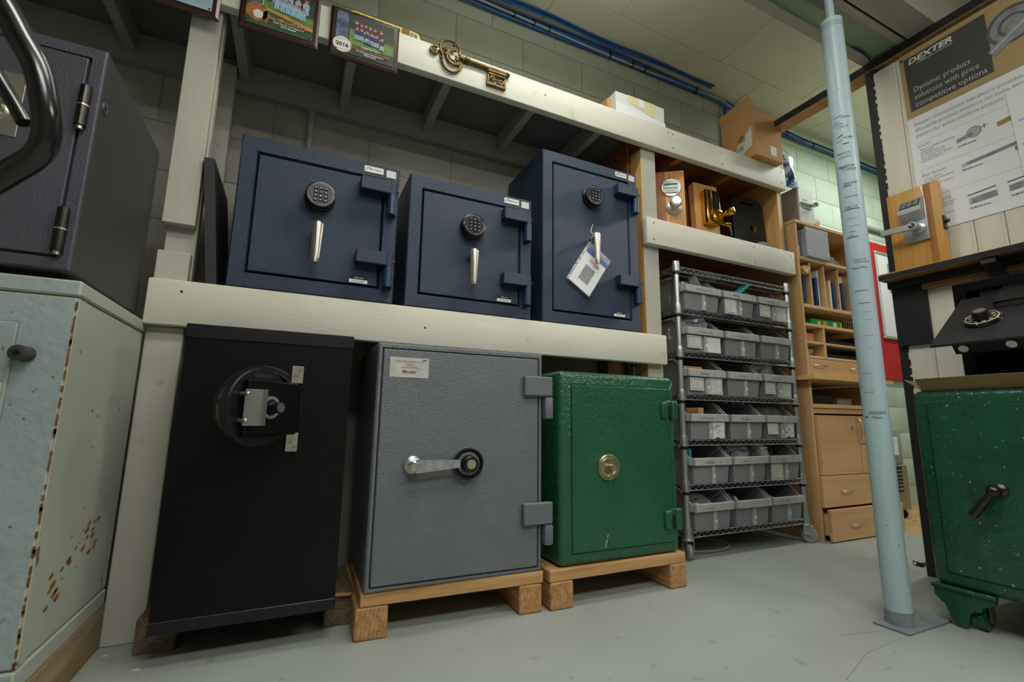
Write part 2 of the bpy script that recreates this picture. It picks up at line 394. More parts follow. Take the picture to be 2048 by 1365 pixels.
# ---------------------------------------------------------------- storage shelf of painted lumber
sh = T('storage_shelf', (.6, 1.9, 0), 'two-level storage shelf of grey painted lumber built against the block wall', 'shelf')
bx('lower_beam', 'paint_beige', sh, -.427, 1.60, 1.676, 1.714, .894, 1.036, bev=.006, seg=2)
bx('upper_beam', 'paint_beige', sh, -1.4, 2.602, 1.676, 1.714, 2.02, 2.157, bev=.006, seg=2)
bx('short_beam', 'paint_beige', sh, 1.502, 2.62, 1.676, 1.714, 1.49, 1.628, bev=.005, seg=2)
bx('post', 'paint_beige_up', sh, -.425, -.329, 1.715, 1.80, 0, .894, bev=.003)
bx('post', 'paint_beige_up', sh, -.425, -.337, 1.714, 1.752, 1.228, 2.02, bev=.002)
bx('post_backing', 'paint_beige_up', sh, -.418, -.334, 1.753, 1.79, 1.036, 2.1, bev=.002)
bx('post_block', 'paint_beige_up', sh, -.424, -.338, 1.714, 1.752, 1.036, 1.136, bev=.002)
bx('rear_post', 'paint_beige_up', sh, -.417, -.328, 2.04, 2.078, 0, 2.06, bev=.002)
bx('post', ['ply_light', 'paint_beige_up'], sh, 1.512, 1.607, 1.715, 1.802, 0, 2.02, bev=.002, front=((0, -1, 0), 1))
bx('rear_post', 'ply', sh, 1.512, 1.60, 2.03, 2.118, 0, 2.1, bev=.002)
bx('lower_deck', 'deck_grey', sh, -.42, 1.60, 1.715, 2.118, 1.012, 1.0355)
bx('upper_deck', 'deck_grey', sh, -1.4, 1.49, 1.715, 2.118, 2.112, 2.128)
bx('upper_deck', 'ply', sh, 1.4905, 2.60, 1.715, 2.118, 2.112, 2.128, label='unpainted plywood deck')
for x in (-1.08, -.69, -.30, .095, .478, .877, 1.25): bx('joist', 'paint_grey', sh, x-.018, x+.018, 1.7145, 2.079, 2.022, 2.1115, bev=.002)
for x in (1.78, 2.17): bx('joist', 'ply', sh, x-.018, x+.018, 1.7145, 2.079, 2.022, 2.1115, bev=.002)
bx('ledger', 'paint_grey', sh, -1.4, 1.46, 2.0795, 2.117, 1.985, 2.111, bev=.002)
bx('divider_panel', 'ply', sh, 1.496, 1.511, 1.804, 2.10, 1.036, 2.1115)
bx('side_panel', 'ply_light', sh, 2.562, 2.59, 1.7145, 2.10, 1.6265, 2.1115, label='light plywood side panel')
bx('side_edge', 'paint_grey', sh, 2.5905, 2.600, 1.7145, 2.0, 1.6265, 2.1115)
bx('back_panel', 'ply', sh, 1.61, 2.60, 2.085, 2.1, 1.50, 2.1115)
bx('cubby_deck', 'ply', sh, 1.608, 2.60, 1.715, 2.0845, 1.603, 1.6255)
for x, zs in ((1.545, (1.60, 1.515)), (2.27, (1.60, 1.515)), (2.585, (1.60, 1.52)), (1.70, (2.127, 2.05)), (1.67, (2.13,)), (2.06, (2.115, 2.05)), (2.56, (2.13, 2.06)), (-.34, (1.0,)), (.42, (.96,)), (.93, (2.10,))):
    for z in zs: B().cyl((x, 1.6757, z), (x, 1.677, z), .004, n=10).part('screw', 'gap_black', sh)

# ---------------------------------------------------------------- blue safes on the shelf
def blue_safe(x0, h, lock_dz, h1, h2, hd, label):
    w, z0, y0 = .527, 1.0375, 1.68
    t = T('blue_safe', (x0+w/2, y0+.19, z0), label, 'safe', 'blue safes on the shelf')
    # body with a framed front; door let in
    b = B(); Y1 = 2.055
    o = [(x0, z0), (x0+w, z0), (x0+w, z0+h), (x0, z0+h)]; il, ir, ib, it = x0+.047, x0+w-.05, z0+.049, z0+h-.05
    i_ = [(il, ib), (ir, ib), (ir, it), (il, it)]; c = .004
    ring = lambda q, y, d: [(x+(d if k in (0, 3) else -d), y, z+(d if k in (0, 1) else -d)) for k, (x, z) in enumerate(q)]
    V_ = ring(o, Y1, 0)+ring(o, y0+c, 0)+ring(o, y0, c)+ring(i_, y0, 0)+ring(i_, y0+.008, .004)+ring(i_, y0+.03, .004)
    F_ = [[0, 1, 2, 3]]
    for l in range(5):
        for k in range(4): F_.append([l*4+(k+1) % 4, l*4+k, l*4+4+k, l*4+4+(k+1) % 4])
    F_.append([23, 22, 21, 20]); b.add(V_, F_).part('body', 'safe_blue', t, ang=20)
    d = B().box(il+.009, ir-.009, y0+.002, y0+.029, ib+.009, it-.009, bev=.002).part('door', 'safe_blue', t)
    gp = B().box(il+.0045, ir-.0045, y0+.0285, y0+.0298, ib+.0045, it-.0045).part('door_gap', 'gap_black', t)
    # keypad lock
    cx, cz = x0+.256, z0+lock_dz
    k = B().lathe((cx, y0+.002, cz), (0, -1, 0), [(.050, 0), (.050, .012), (.046, .016), (.046, .022), (.0485, .026), (.0485, .033), (.044, .036)], 40).part('keypad', 'black_plastic', t)
    B().lathe((cx, y0+.002, cz), (0, -1, 0), [(.0465, .0262), (.0465, .0362), (.0445, .0368), (.043, .0368), (.043, .0262)], 40, ring=True).part('keypad_ring', 'black_gloss', k)
    B().lathe((cx, y0-.0325, cz), (0, -1, 0), [(.0428, 0), (.0428, .0026)], 40).part('keypad_face', 'black_plastic', k)
    keys = B(); tx = B()
    for r, row in enumerate(('123', '456', '789', 'C0#')):
        for q, ch in enumerate(row):
            kx, kz = cx+(q-1)*.0165, cz+.022-r*.0145
            keys.box(kx-.0062, kx+.0062, y0-.0385, y0-.035, kz-.0052, kz+.0052, bev=.001)
            vs, fs = text_geo(ch, .0085, align='CENTER'); tx.add([(kx+v.x, y0-.0388, kz-.003+v.y) for v in vs], fs)
    keys.part('keys', 'black_plastic', k); tx.part('key_digits', 'white_print', k)
    mk = B()
    for a in range(26):
        if a % 13 in (4, 5): continue
        an = rad(200+a*11.5)
        mk.strip([(cx+math.cos(an)*.0375, y0-.0352, cz+math.sin(an)*.0375), (cx+math.cos(an+.07)*.0410, y0-.0352, cz+math.sin(an+.07)*.0410)], .0011, (0, -1, 0))
    mk.part('keypad_marks', 'white_print', k)
    # handle: faceted chrome blade on a neck
    hx, zt, zb = x0+.2545, z0+hd+.144, z0+hd
    hp = B()
    prof = [(zt, .013), (zt-.004, .0175), (zt-.03, .0170), (zb+.02, .0138), (zb+.004, .0128), (zb, .010)]
    vs = []; 
    for z, hw in prof:
        for q in (-1, -.6, -.12, .12, .6, 1): vs.append((hx+q*hw, y0-.046-(.010*(1-abs(q))**.5 if abs(q) < 1 else 0), z))
        vs.append((hx+hw*.7, y0-.036, z)); vs.append((hx-hw*.7, y0-.036, z))
    fs = []
    for l in range(len(prof)-1):
        for q in range(8): fs.append([l*8+q, l*8+(q+1) % 8, l*8+8+(q+1) % 8, l*8+8+q])
    fs += [list(range(8)), [(len(prof)-1)*8+q for q in range(8)][::-1]]
    hp.add(vs, [f[::-1] for f in fs]); hh = hp.part('handle', 'steel_warm', t, 'polished metal pull handle', ang=25)
    B().cyl((hx, y0+.002, zt-.022), (hx, y0-.040, zt-.020), .0135, .010, 20).part('handle_neck', 'steel', hh)
    for hz in (h1, h2):
        hb = B().box(x0+.385, x0+.492, y0-.040, y0+.002, z0+hz, z0+hz+.05, bev=.003)
        hb.cyl((x0+.500, y0-.018, z0+hz), (x0+.500, y0-.018, z0+hz+.05), .0165, n=24)
        hn = hb.part('hinge', 'safe_blue', t)
        B().cyl((x0+.500, y0-.018, z0+hz-.0745), (x0+.500, y0-.018, z0+hz-.0005), .0165, n=24).box(x0+.489, x0+.52, y0-.012, y0, z0+hz-.073, z0+hz-.002).part('hinge_knuckle', 'safe_blue_smooth', hn)
        B().cyl((x0+.515, y0-.02, z0+hz+.02), (x0+.523, y0-.02, z0+hz+.02), .005, n=10).part('grease_plug', 'black_plastic', hn)
    lb = B().box(x0+.397, x0+.466, y0-.0012, y0+.0002, z0+h-.036, z0+h-.012, bev=.0004).part('maker_label', 'sticker_white', t, 'white maker label')
    text(lb, 'AMERICAN SECURITY', (x0+.411, y0-.0012, z0+h-.026), FX, FZ, .0075, 'ink', width=.05, bold=.01)
    B().strip([(x0+.401, y0-.0012, z0+h-.031), (x0+.409, y0-.0012, z0+h-.019), (x0+.42, y0-.0012, z0+h-.0165)], .0022, (0, -1, 0)).part('logo', 'green_plastic', lb)
    B().box(x0+.477, x0+.513, y0-.0012, y0+.0002, z0+h-.042, z0+h-.013, bev=.0003).part('small_sticker', 'paper', t)
    sl = B().box(x0+.372, x0+.434, y0-.0005, y0+.0025, z0+.062, z0+.088, bev=.0002).part('serial_label', 'ink', t)
    B().box(x0+.372, x0+.434, y0-.001, y0-.0004, z0+.062, z0+.0745).part('serial_strip', 'white_print', sl)
    text(sl, 'SERIAL NO.', (x0+.389, y0-.0005, z0+.0785), FX, FZ, .0072, 'white_print', width=.03)
    text(sl, '76312345', (x0+.382, y0-.001, z0+.0655), FX, FZ, .0075, 'ink', width=.04)
    return t
blue_safe(-.231, .529, .352, .407, .130, .102, 'square navy blue safe on the shelf beside the dark upright panel')
blue_safe(.338, .529, .352, .407, .130, .102, 'navy blue safe in the middle, between the square one and the tall one')
blue_safe(.921, .796, .613, .655, .205, .280, 'tall navy blue safe with a bagged card on its handle')

# plastic bag with a card hung on the tall safe's handle
tg = T('card_bag', (1.18, 1.628, 1.30), 'clear zip bag holding a white card, hung on the tall safe handle', 'bag')
o_, ca = Vector((1.168, 1.668, 1.420)), math.cos(rad(33))
def tg_p(u, v, y=0): return (o_.x+u*ca-v*math.sin(rad(33)), o_.y+y, o_.z-u*math.sin(rad(33))-v*ca)
def tg_quad(u0, u1, v0, v1, y, t=.0008): return B().prism([tg_p(u0, v0, y), tg_p(u1, v0, y), tg_p(u1, v1, y), tg_p(u0, v1, y)], (0, -t, 0))
tg_quad(-.018, .122, .0, .225, 0, .003).part('bag', 'plastic_clear', tg)
cdp = tg_quad(-.008, .118, .045, .222, -.0042).part('card', 'white_print', tg)
tg_quad(-.008, .118, .030, .052, -.0052).part('blue_band', 'label_blue', cdp)
tg_quad(.026, .083, .105, .185, -.0052).part('card_window', 'silver_print', cdp)
for k in range(3): tg_quad(-.018, .122, .006+.008*k, .0085+.008*k, -.004).part('zip_ridge', 'plastic_film', tg)
text(cdp, 'We Code', tg_p(.03, .085, -.0052), (ca, 0, -math.sin(rad(33))), (math.sin(rad(33))*1, 0, ca), .022, 'red_print', width=.06, lift=.001)
B().tube(smooth([(1.170, 1.664, 1.412), (1.158, 1.655, 1.43), (1.157, 1.645, 1.447), (1.176, 1.640, 1.458), (1.160, 1.650, 1.462), (1.160, 1.662, 1.48), (1.175, 1.668, 1.515)]), .0013, 6).part('tie', 'white_print', tg)

# dark panel leaning by the first safe
B().prism([(-.286, 1.70, 1.0375), (-.256, 1.70, 1.0375), (-.304, 1.70, 1.466), (-.334, 1.70, 1.463)], (0, .338, 0)).top('leaning_board', 'panel_black', (-.28, 1.87, 1.0375), 'dark flat board leaning on edge between the post and the first blue safe', 'board')

# ---------------------------------------------------------------- black floor safe with the round door
bs = T('black_safe', (-.064, 1.72, .0895), 'tall black safe with a round door standing ajar', 'safe')
b = B(); X0, X1, Y0, Y1, Z0, Z1 = -.280, .152, 1.50, 1.94, .0895, .874; cx, cz, R = -.088, .657, .099
n = 48; ringf = [(cx+R*math.cos(2*PI*i/n), cz+R*math.sin(2*PI*i/n)) for i in range(n)]
def sq(i):
    t = 2*PI*i/n; c_, s_ = math.cos(t), math.sin(t); rx = (X1-cx if c_ > 0 else cx-X0)/max(abs(c_), 1e-6); rz = (Z1-cz if s_ > 0 else cz-Z0)/max(abs(s_), 1e-6); r_ = min(rx, rz); return cx+r_*c_, cz+r_*s_
outf = [sq(i) for i in range(n)]
for cxx, czz in ((X0, Z0), (X1, Z0), (X1, Z1), (X0, Z1)):
    k = min(range(n), key=lambda i: (outf[i][0]-cxx)**2+(outf[i][1]-czz)**2); outf[k] = (cxx, czz)
V_ = [(x, Y0, z) for x, z in outf]+[(x, Y0, z) for x, z in ringf]+[(x, Y0+.10, z) for x, z in ringf]+[(x, Y1, z) for x, z in outf]
F_ = []
for i in range(n):
    j = (i+1) % n; F_ += [[j, i, n+i, n+j][::-1][::-1], [n+j, n+i, 2*n+i, 2*n+j], [i, j, 3*n+j, 3*n+i]]
F_ += [[2*n+i for i in range(n)][::-1], [3*n+i for i in range(n)]]
b.add(V_, [f[::-1] for f in F_]).part('body', 'safe_black', bs, ang=25)
bx('top_cap', 'safe_black_edge', bs, X0-.002, X1+.002, Y0-.004, Y1, .8365, .8755, bev=.002)
bx('base_band', 'safe_black_edge', bs, X0-.001, X1+.001, Y0-.003, Y1, Z0-.0002, .1195, bev=.0015)
B().lathe((cx, Y0+.001, cz), (0, -1, 0), [(.113, 0), (.113, .003), (.111, .005), (.1005, .005), (.0995, .0)], 56, ring=True).part('collar', 'safe_black_edge', bs)
B().lathe((cx, Y0-.0, cz), (0, -1, 0), [(.1005, -.06), (.1005, .006), (.0985, .006), (.0985, -.06)], 56, ring=True).part('door_seat', 'rust_steel', bs, 'worn bare metal ring of door opening')
XD = Matrix.Translation((-.078, 1.385, .650)) @ Matrix.Rotation(rad(48), 4, 'Z')      # door swung open on its strap hinge
Z_ = Vector((0, 0, 0)); DY = (0, 1, 0)
dr = B().lathe(Z_, DY, [(.0855, .0268), (.084, .050), (.081, .056)], 56, 0, XD).part('door_plug', 'rust_steel', bs, 'rusty bare steel plug of round door')
B().lathe(Z_, DY, [(.0861, .030), (.0861, .034)], 56, 0, XD).part('plug_groove', 'old_iron', dr)
rd = B().lathe(Z_, DY, [(.0995, 0), (.1025, .004), (.1025, .024), (.100, .0265)], 56, 0, XD).part('round_door', 'safe_black_edge', bs)
B().cyl((-.0825, .043, .012), (-.0862, .043, .012), .007, n=14, X=XD).part('bolt_hole', 'gap_black', dr)
T3 = XD.to_3x3()
text(rd, 'DIEBOLD', XD @ Vector((0, -.0006, .078)), T3 @ Vector((1, 0, 0)), FZ, .013, 'safe_charcoal', width=.056, bold=.01, align='CENTER')
hg = B().box(-.058, .118, -.0165, -.0005, -.072, .070, bev=.004, X=XD).part('hinge_strap', 'safe_black', bs)
B().box(.108, .128, -.0165, .004, -.062, .060, bev=.004, X=XD).part('strap_web', 'safe_black', hg)
for z0, z1, bl in ((.722, .772, ((.010, .762), (-.002, .746))), (.530, .582, ((-.001, .556), (.009, .543)))):
    pl = B().box(-.012, .0185, 1.477, 1.486, z0, z1, bev=.001).box(-.006, .0185, 1.4862, 1.4995, z0+.004, z1-.004).part('hinge_plate', 'steel_warm', bs, 'bare metal hinge plate')
    for x, z in bl: B().lathe((x, 1.4775, z), (0, -1, 0), [(.0062, 0), (.0062, .004)], 6).part('bolt', 'steel', pl)
k = 13; pr = [(-.070+.044*i/12, -.020-.026*math.sin(min(1, (i/12)*1.1)*PI*.5)) for i in range(k)]
vs = [(x, y, -.046) for x, y in pr]+[(x, y, .044) for x, y in pr]+[(x+.001, y+.004, -.046) for x, y in pr]+[(x+.001, y+.004, .044) for x, y in pr]; fs = []
for i in range(k-1): fs += [[i, i+1, k+i+1, k+i], [2*k+i+1, 2*k+i, 3*k+i, 3*k+i+1], [i+1, i, 2*k+i, 2*k+i+1], [k+i, k+i+1, 3*k+i+1, 3*k+i]]
fs += [[0, k, 3*k, 2*k], [k-1, 3*k-1, 4*k-1, 2*k-1]]
hb = B().add(vs, fs, 0, XD); ph = hb.part('pull_plate', 'steel', bs, 'curved metal pull plate')
for z in (-.034, .032): B().lathe((-.066, -.024, z), (0, -1, 0), [(.0055, -.022), (.0055, .002), (.003, .0042)], 12, 0, XD).part('screw', 'nickel', ph)
dl = B().lathe((.013, -.0166, 0), (0, -1, 0), [(.031, 0), (.031, .004), (.028, .0055), (.013, .0055), (.013, .010)], 32, 0, XD).part('lock_dial', 'safe_black_edge', bs)
B().lathe((.013, -.0222, 0), (0, -1, 0), [(.0295, 0), (.0295, .0008), (.0215, .0008), (.0215, 0)], 32, 0, XD, ring=True).part('dial_ring', 'zinc', dl)
B().lathe((.013, -.026, 0), (0, -1, 0), [(.0155, 0), (.0145, .026), (.0135, .0275)], 28, 0, XD).part('dial_knob', 'black_plastic', dl)
B().lathe((.013, -.0536, 0), (0, -1, 0), [(.0125, 0), (.0125, .001)], 28, 0, XD).part('knob_cap', 'steel', dl)
# timber blocks under it
for x0, x1, y0, y1, lb in ((-.331, -.238, 1.628, 1.9, 'dark weathered timber block under the left end of the black safe'), (.135, .222, 1.610, 1.9, 'brown timber block under the right end of the black safe')):
    B().box(x0, x1, y0, y1, 0, .0892, bev=.003).top('timber_block', 'lumber_dark_y', ((x0+x1)/2, 1.75, 0), lb, 'block')
B().prism([(.155, 1.60, .0895), (.205, 1.59, .0895), (.213, 1.605, .0895), (.16, 1.62, .0895)], (0, 0, .003)).top('wood_shim', 'lumber', (.18, 1.605, .0895), 'small pale wood shim on the timber block beside the black safe', 'shim')

# ---------------------------------------------------------------- skids and the two floor safes
def skid(x0, x1, y, blocks, label, rz, dark=False):
    t = T('wooden_skid', ((x0+x1)/2, y+.2, 0), label, 'pallet', 'wooden skids under the floor safes', rotz=rz)
    bx('deck_board', 'lumber', t, x0, x1, y, y+.14, .0872, .1255, bev=.003)
    for k in range(2): bx('deck_board', 'lumber', t, x0, x1, y+.155+.155*k, y+.295+.155*k, .0872, .1255, bev=.003)
    for bx0, bx1, yy in blocks: bx('runner', 'lumber_dark_y' if dark else 'lumber_y', t, bx0, bx1, y+yy, y+.45, .0005, .0868, bev=.004)
    return t
skid(.225, .815, 1.473, ((.213, .305, -.006), (.725, .807, -.006)), 'wooden skid of boards on two runners under the grey safe', -.03)
skid(.826, 1.435, 1.452, ((.828, .918, -.004), (1.352, 1.435, -.004)), 'wooden skid of boards on two runners under the green safe', 0)
gs = T('grey_safe', (.516, 1.70, .1265), 'textured grey steel safe with lever handle and white maker plate', 'safe', rotz=-.012)
x0, x1, y0, z0, z1 = .228, .805, 1.468, .1265, .861
def framed(b, x0, x1, z0, z1, il, ir, ib, it, y0, Y1, c=.005, dep=.012):
    o = [(x0, z0), (x1, z0), (x1, z1), (x0, z1)]; i_ = [(il, ib), (ir, ib), (ir, it), (il, it)]
    ring = lambda q, y, d: [(x+(d if k in (0, 3) else -d), y, z+(d if k in (0, 1) else -d)) for k, (x, z) in enumerate(q)]
    V_ = ring(o, Y1, 0)+ring(o, y0+c, 0)+ring(o, y0, c)+ring(i_, y0, 0)+ring(i_, y0+dep, .001); F_ = [[0, 1, 2, 3]]
    for l in range(4):
        for k in range(4): F_.append([l*4+(k+1) % 4, l*4+k, l*4+4+k, l*4+4+(k+1) % 4])
    F_.append([19, 18, 17, 16]); return b.add(V_, F_)
framed(B(), x0, x1, z0, z1, x0+.013, x1-.013, z0+.012, z1-.015, y0, 1.93, dep=.03).part('body', 'safe_grey', gs, ang=20)
bx('door', 'safe_grey', gs, x0+.0165, x1-.0165, y0-.001, y0+.0285, z0+.0155, z1-.0185, bev=.003)
bx('door_gap', 'gap_black', gs, x0+.0143, x1-.0143, y0+.0287, y0+.0297, z0+.0133, z1-.0163, bev=0)
lb = bx('maker_plate', 'foil', gs, .265, .389, y0-.0022, y0-.0009, .754, .817, bev=.0006, label='white and red maker plate')
for s_, z, sz, w_, bo in (('GENERAL SERVICES ADMINISTRATION', .8015, .0075, .090, 0), ('APPROVED', .7925, .0070, .027, 0), ('SECURITY CONTAINER', .7833, .0070, .055, 0), ('Mosler', .7675, .0150, .043, .02)):
    text(lb, s_, (.327, y0-.0022, z), FX, FZ, sz, 'ink_red', width=w_, bold=bo, align='CENTER')
B().box(.368, .380, y0-.0026, y0-.0021, .8095, .8125).part('nick', 'ink', lb)
ho = B().lathe((.350, y0-.001, .485), (0, -1, 0), [(.027, 0), (.027, .008), (.021, .014), (.0135, .016), (.0135, .040), (.012, .043)], 36).part('handle_hub', 'zinc', gs)
B().lathe((.348, y0-.044, .483), (0, -1, 0), [(.0165, -.012), (.0165, 0), (.0135, .003), (.0125, .0015)], 30).part('hub_cap', 'chrome', ho)
B().prism([(.352, y0-.034, .502), (.492, y0-.034, .500), (.492, y0-.034, .477), (.352, y0-.034, .463)], (0, -.012, 0)).part('lever', 'zinc', gs, 'flat bare metal lever handle')
di = B().lathe((.528, y0-.001, .487), (0, -1, 0), [(.051, 0), (.051, .018), (.049, .022)], 44).part('dial_housing', 'safe_grey', gs)
B().lathe((.527, y0-.022, .486), (0, -1, 0), [(.0505, 0), (.049, .006), (.044, .007), (.037, .001), (.028, .0005), (.0265, .006), (.0255, .026), (.022, .0285), (.019, .0285)], 44).part('dial', 'black_plastic', di)
B().lathe((.527, y0-.0502, .486), (0, -1, 0), [(.015, 0), (.015, .0012)], 30).part('dial_emblem', 'nickel', di)
for zt, zb, zk in ((.779, .710, .630), (.350, .278, .208)):
    hi = B().box(.727, .838, y0-.021, y0-.001, zb, zt, bev=.004).part('hinge', 'safe_grey', gs)
    B().box(.808, .842, y0-.019, y0+.03, zk, zb-.001, bev=.008, seg=2).part('hinge_knuckle', 'safe_grey', hi)

gn = T('green_safe', (1.14, 1.68, .1265), 'green painted safe with a round nickel dial, on a wooden skid', 'safe')
x0, x1, y0, z0, z1 = .868, 1.415, 1.457, .1265, .807
B().box(x0, x1, y0, 1.90, z0, z1, bev=.020, seg=4).part('body', 'safe_green', gn)
bx('door', 'safe_green', gn, .919, 1.380, y0-.0055, y0+.01, .169, .758, bev=.003)
bx('door_gap', 'gap_black', gn, .9165, 1.3825, y0-.0012, y0+.008, .1665, .7605, bev=0)
dg = B().lathe((1.073, y0-.005, .458), (0, -1, 0), [(.047, 0), (.047, .007), (.044, .011), (.041, .0105), (.040, .007), (.036, .012), (.029, .0125), (.025, .008), (.0135, .0075), (.0135, .03), (.0115, .034)], 44).part('dial', 'nickel', gn, 'worn nickel dial')
B().cyl((1.080, y0-.030, .488), (1.066, y0-.030, .428), .0042, n=12).part('dial_bar', 'nickel', dg)
for z0_, z1_ in ((.637, .712), (.214, .293)):
    hi = B()
    for a, b_ in ((1.333, 1.366), (1.386, 1.418)): hi.box(a, b_, y0-.020, y0-.0, z0_+(.004 if a < 1.35 else 0), z1_-(.006 if a < 1.35 else 0), bev=.008, seg=3)
    hi.box(1.362, 1.39, y0-.010, y0-.001, z0_+.012, z1_-.002, bev=.002); hh = hi.part('hinge', 'safe_green', gn)
    B().box(1.368, 1.384, y0-.0107, y0-.0099, z0_+.010, z1_-.026).part('hinge_gap', 'gap_black', hh)
B().strip([(1.056, y0-.0056, .178), (1.064, y0-.0056, .206)], .002, (0, -1, 0)).strip([(1.066, y0-.0056, .212), (1.068, y0-.0056, .222)], .002, (0, -1, 0)).part('scratch', 'white_print', gn)
B().strip([(1.390, y0-.0002, .755), (1.400, y0-.0002, .772), (1.404, y0-.0002, .785)], .0016, (0, -1, 0)).part('scratch', 'white_print', gn)

# ---------------------------------------------------------------- left: old cabinet safe, skid, charcoal safe
oc = T('cabinet_safe', (-.75, 1.5, .1125), 'large pale grey-green cabinet safe with chipped, rusting paint', 'safe')
X0, X1, Y0, Y1 = -1.10, -.427, 1.24, 1.708
B().box(X0, X1, Y0, Y1, .158, .868, bev=.004, mi=1, front=((0, -1, 0), 0)).part('body', ['cab_front', 'cab_side'], oc)
B().box(X0-.002, X1+.003, Y0-.003, Y1, .870, .9035, bev=.004, mi=1, front=((0, -1, 0), 0)).part('top_rim', ['cab_front', 'cab_side'], oc)
B().box(X0-.002, X1+.002, Y0-.002, Y1, .1125, .156, bev=.004, mi=1, front=((0, -1, 0), 0)).part('base_rim', ['cab_front', 'cab_side'], oc)
bx('side_strip', 'cab_side', oc, X1-.002, X1+.002, Y0+.002, Y0+.040, .160, .866, bev=.001)
B().box(X0+.05, -.511, Y0-.005, Y0+.002, .20, .806, bev=.002).part('door', 'cab_front', oc)
B().box(X0+.05, -.5095, Y0-.0012, Y0+.002, .1985, .8078).part('door_gap', 'pole_worn', oc)
rr = random.Random(11); b = B()
for k in range(34):
    z = .16+.70*(k/34)+rr.uniform(-.01, .01); h = rr.uniform(.004, .020)
    b.box(X1-.0015-rr.random()*.002, X1+.0008, Y0-.0008, Y0+.001+rr.random()*.003, z, z+h)
b.part('rusty_edge', 'rust', oc, 'rust along the front corner', kind='stuff')
b = B()
for k in range(26):
    y, z = 1.33+.24*rr.random(), .20+.10*rr.random(); z += (y-1.33)*.42; w_ = rr.uniform(.003, .014)
    b.prism([(X1+.0002, y-w_, z), (X1+.0002, y-w_*.3, z-w_*.5), (X1+.0002, y+w_*.8, z-w_*.2), (X1+.0002, y+w_, z+w_*.5), (X1+.0002, y, z+w_*.6)], (.0006, 0, 0))
for k in range(10):
    y, z, w_ = 1.30+.35*rr.random(), .30+.4*rr.random(), rr.uniform(.002, .004); b.prism([(X1+.0002, y-w_, z), (X1+.0002, y+w_, z-w_), (X1+.0002, y+w_, z+w_)], (.0006, 0, 0))
b.part('rust_patch', 'rust', oc, 'brown rust patches', kind='stuff')
kb = B().lathe((-.491, Y0-.001, .7435), (-.12, -1, 0), [(.016, 0), (.015, .02), (.0155, .027), (.0115, .029)], 24).part('knob', 'safe_charcoal_side', oc, 'dark round knob')
B().lathe((-.4947, Y0-.0305, .7435), (-.12, -1, 0), [(.006, 0), (.006, .0006)], 16).part('knob_hole', 'gap_black', kb)
B().box(-.62, -.512, Y0-.012, Y0-.005, .60, .690, bev=.006, seg=2).part('lock_plate', 'cab_side', oc)
B().box(-.463, -.4255, 1.05, 1.735, 0, .1115, bev=.003).top('skid_timber', 'lumber_yellow', (-.444, 1.39, 0), 'rough yellow-brown timber on the floor under the cabinet safe', 'timber')

us = T('charcoal_safe', (-.72, 1.47, .9045), 'charcoal textured safe with two barrel hinges on top of the cabinet safe', 'safe')
X0, X1, Y0, Y1, Z0, Z1 = -1.00, -.4505, 1.24, 1.695, .9225, 1.4435
b = framed(B(), X0, X1, Z0, Z1, X0+.03, -.474, .948, 1.418, Y0, Y1, c=.003, dep=.012); b.part('body', 'safe_charcoal', us, ang=20)
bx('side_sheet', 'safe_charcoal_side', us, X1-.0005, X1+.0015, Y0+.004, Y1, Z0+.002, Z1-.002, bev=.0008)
bx('plinth', 'gap_black', us, X0+.02, X1-.02, Y0+.03, Y1, .9045, .9222, bev=0)
dd = bx('door', 'safe_charcoal', us, X0+.035, -.480, Y0-.002, Y0+.0115, .953, 1.414, bev=.002)
for z0, z1 in ((1.246, 1.340), (.960, 1.054)):
    hi = B().cyl((-.472, Y0-.009, (z0+z1)/2+.001), (-.472, Y0-.009, z1), .0105, n=18).cyl((-.472, Y0-.009, z0), (-.472, Y0-.009, (z0+z1)/2-.001), .0105, n=18).part('barrel_hinge', 'old_iron', us, 'steel barrel hinge')
    B().cyl((-.472, Y0-.009, (z0+z1)/2-.0015), (-.472, Y0-.009, (z0+z1)/2+.0015), .0115, n=18).part('hinge_washer', 'steel_warm', hi)
    B().cyl((-.472, Y0-.009, z0-.008), (-.472, Y0-.009, z0), .006, n=12).part('hinge_pin', 'steel_warm', hi)
pl = bx('lock_plate', 'steel_warm', us, -.68, -.570, Y0-.0045, Y0-.0022, 1.193, 1.335, bev=.0008, label='bare metal plate behind the handle')
B().lathe((-.612, Y0-.005, 1.247), (0, -1, 0), [(.022, 0), (.022, .006), (.018, .010), (.010, .008)], 30).part('lock_ring', 'chrome', pl)
sc = B().lathe((X1+.0015, 1.268, 1.318), (1, 0, 0), [(.013, 0), (.013, .002), (.011, .003)], 24).part('side_lock', 'steel', us)
B().lathe((X1+.0045, 1.268, 1.318), (1, 0, 0), [(.0045, 0), (.0045, .0006)], 12).part('keyhole', 'gap_black', sc)

# hand truck in the near left foreground
ht = T('hand_truck', (-.50, .70, 0), 'black tubular hand truck with a looped grip in the near left foreground', 'hand truck')
loop = [(-.46, .655, 1.20), (-.40, .640, 1.165), (-.350, .631, 1.105), (-.320, .628, 1.063), (-.300, .625, 1.029), (-.280, .622, .994), (-.268, .622, .952), (-.2655, .626, .930), (-.268, .631, .912), (-.276, .637, .900), (-.292, .646, .888), (-.335, .672, .862), (-.40, .70, .84), (-.455, .72, .83)]
B().tube(smooth(loop), .0125, 16).part('grip', 'handle_black', ht)
B().tube(smooth([(-.46, .80, 1.16), (-.41, .775, 1.10), (-.378, .769, 1.050), (-.361, .766, 1.024), (-.346, .763, .999)]), .0085, 12).part('release_lever', 'handle_black', ht)
B().tube([(-.455, .655, 1.20), (-.47, .66, 1.15), (-.47, .72, .16)], .0125, 14).part('rail', 'handle_black', ht)
B().tube([(-.46, .80, 1.16), (-.53, .80, 1.0), (-.53, .76, .16)], .0125, 14).part('rail', 'handle_black', ht)
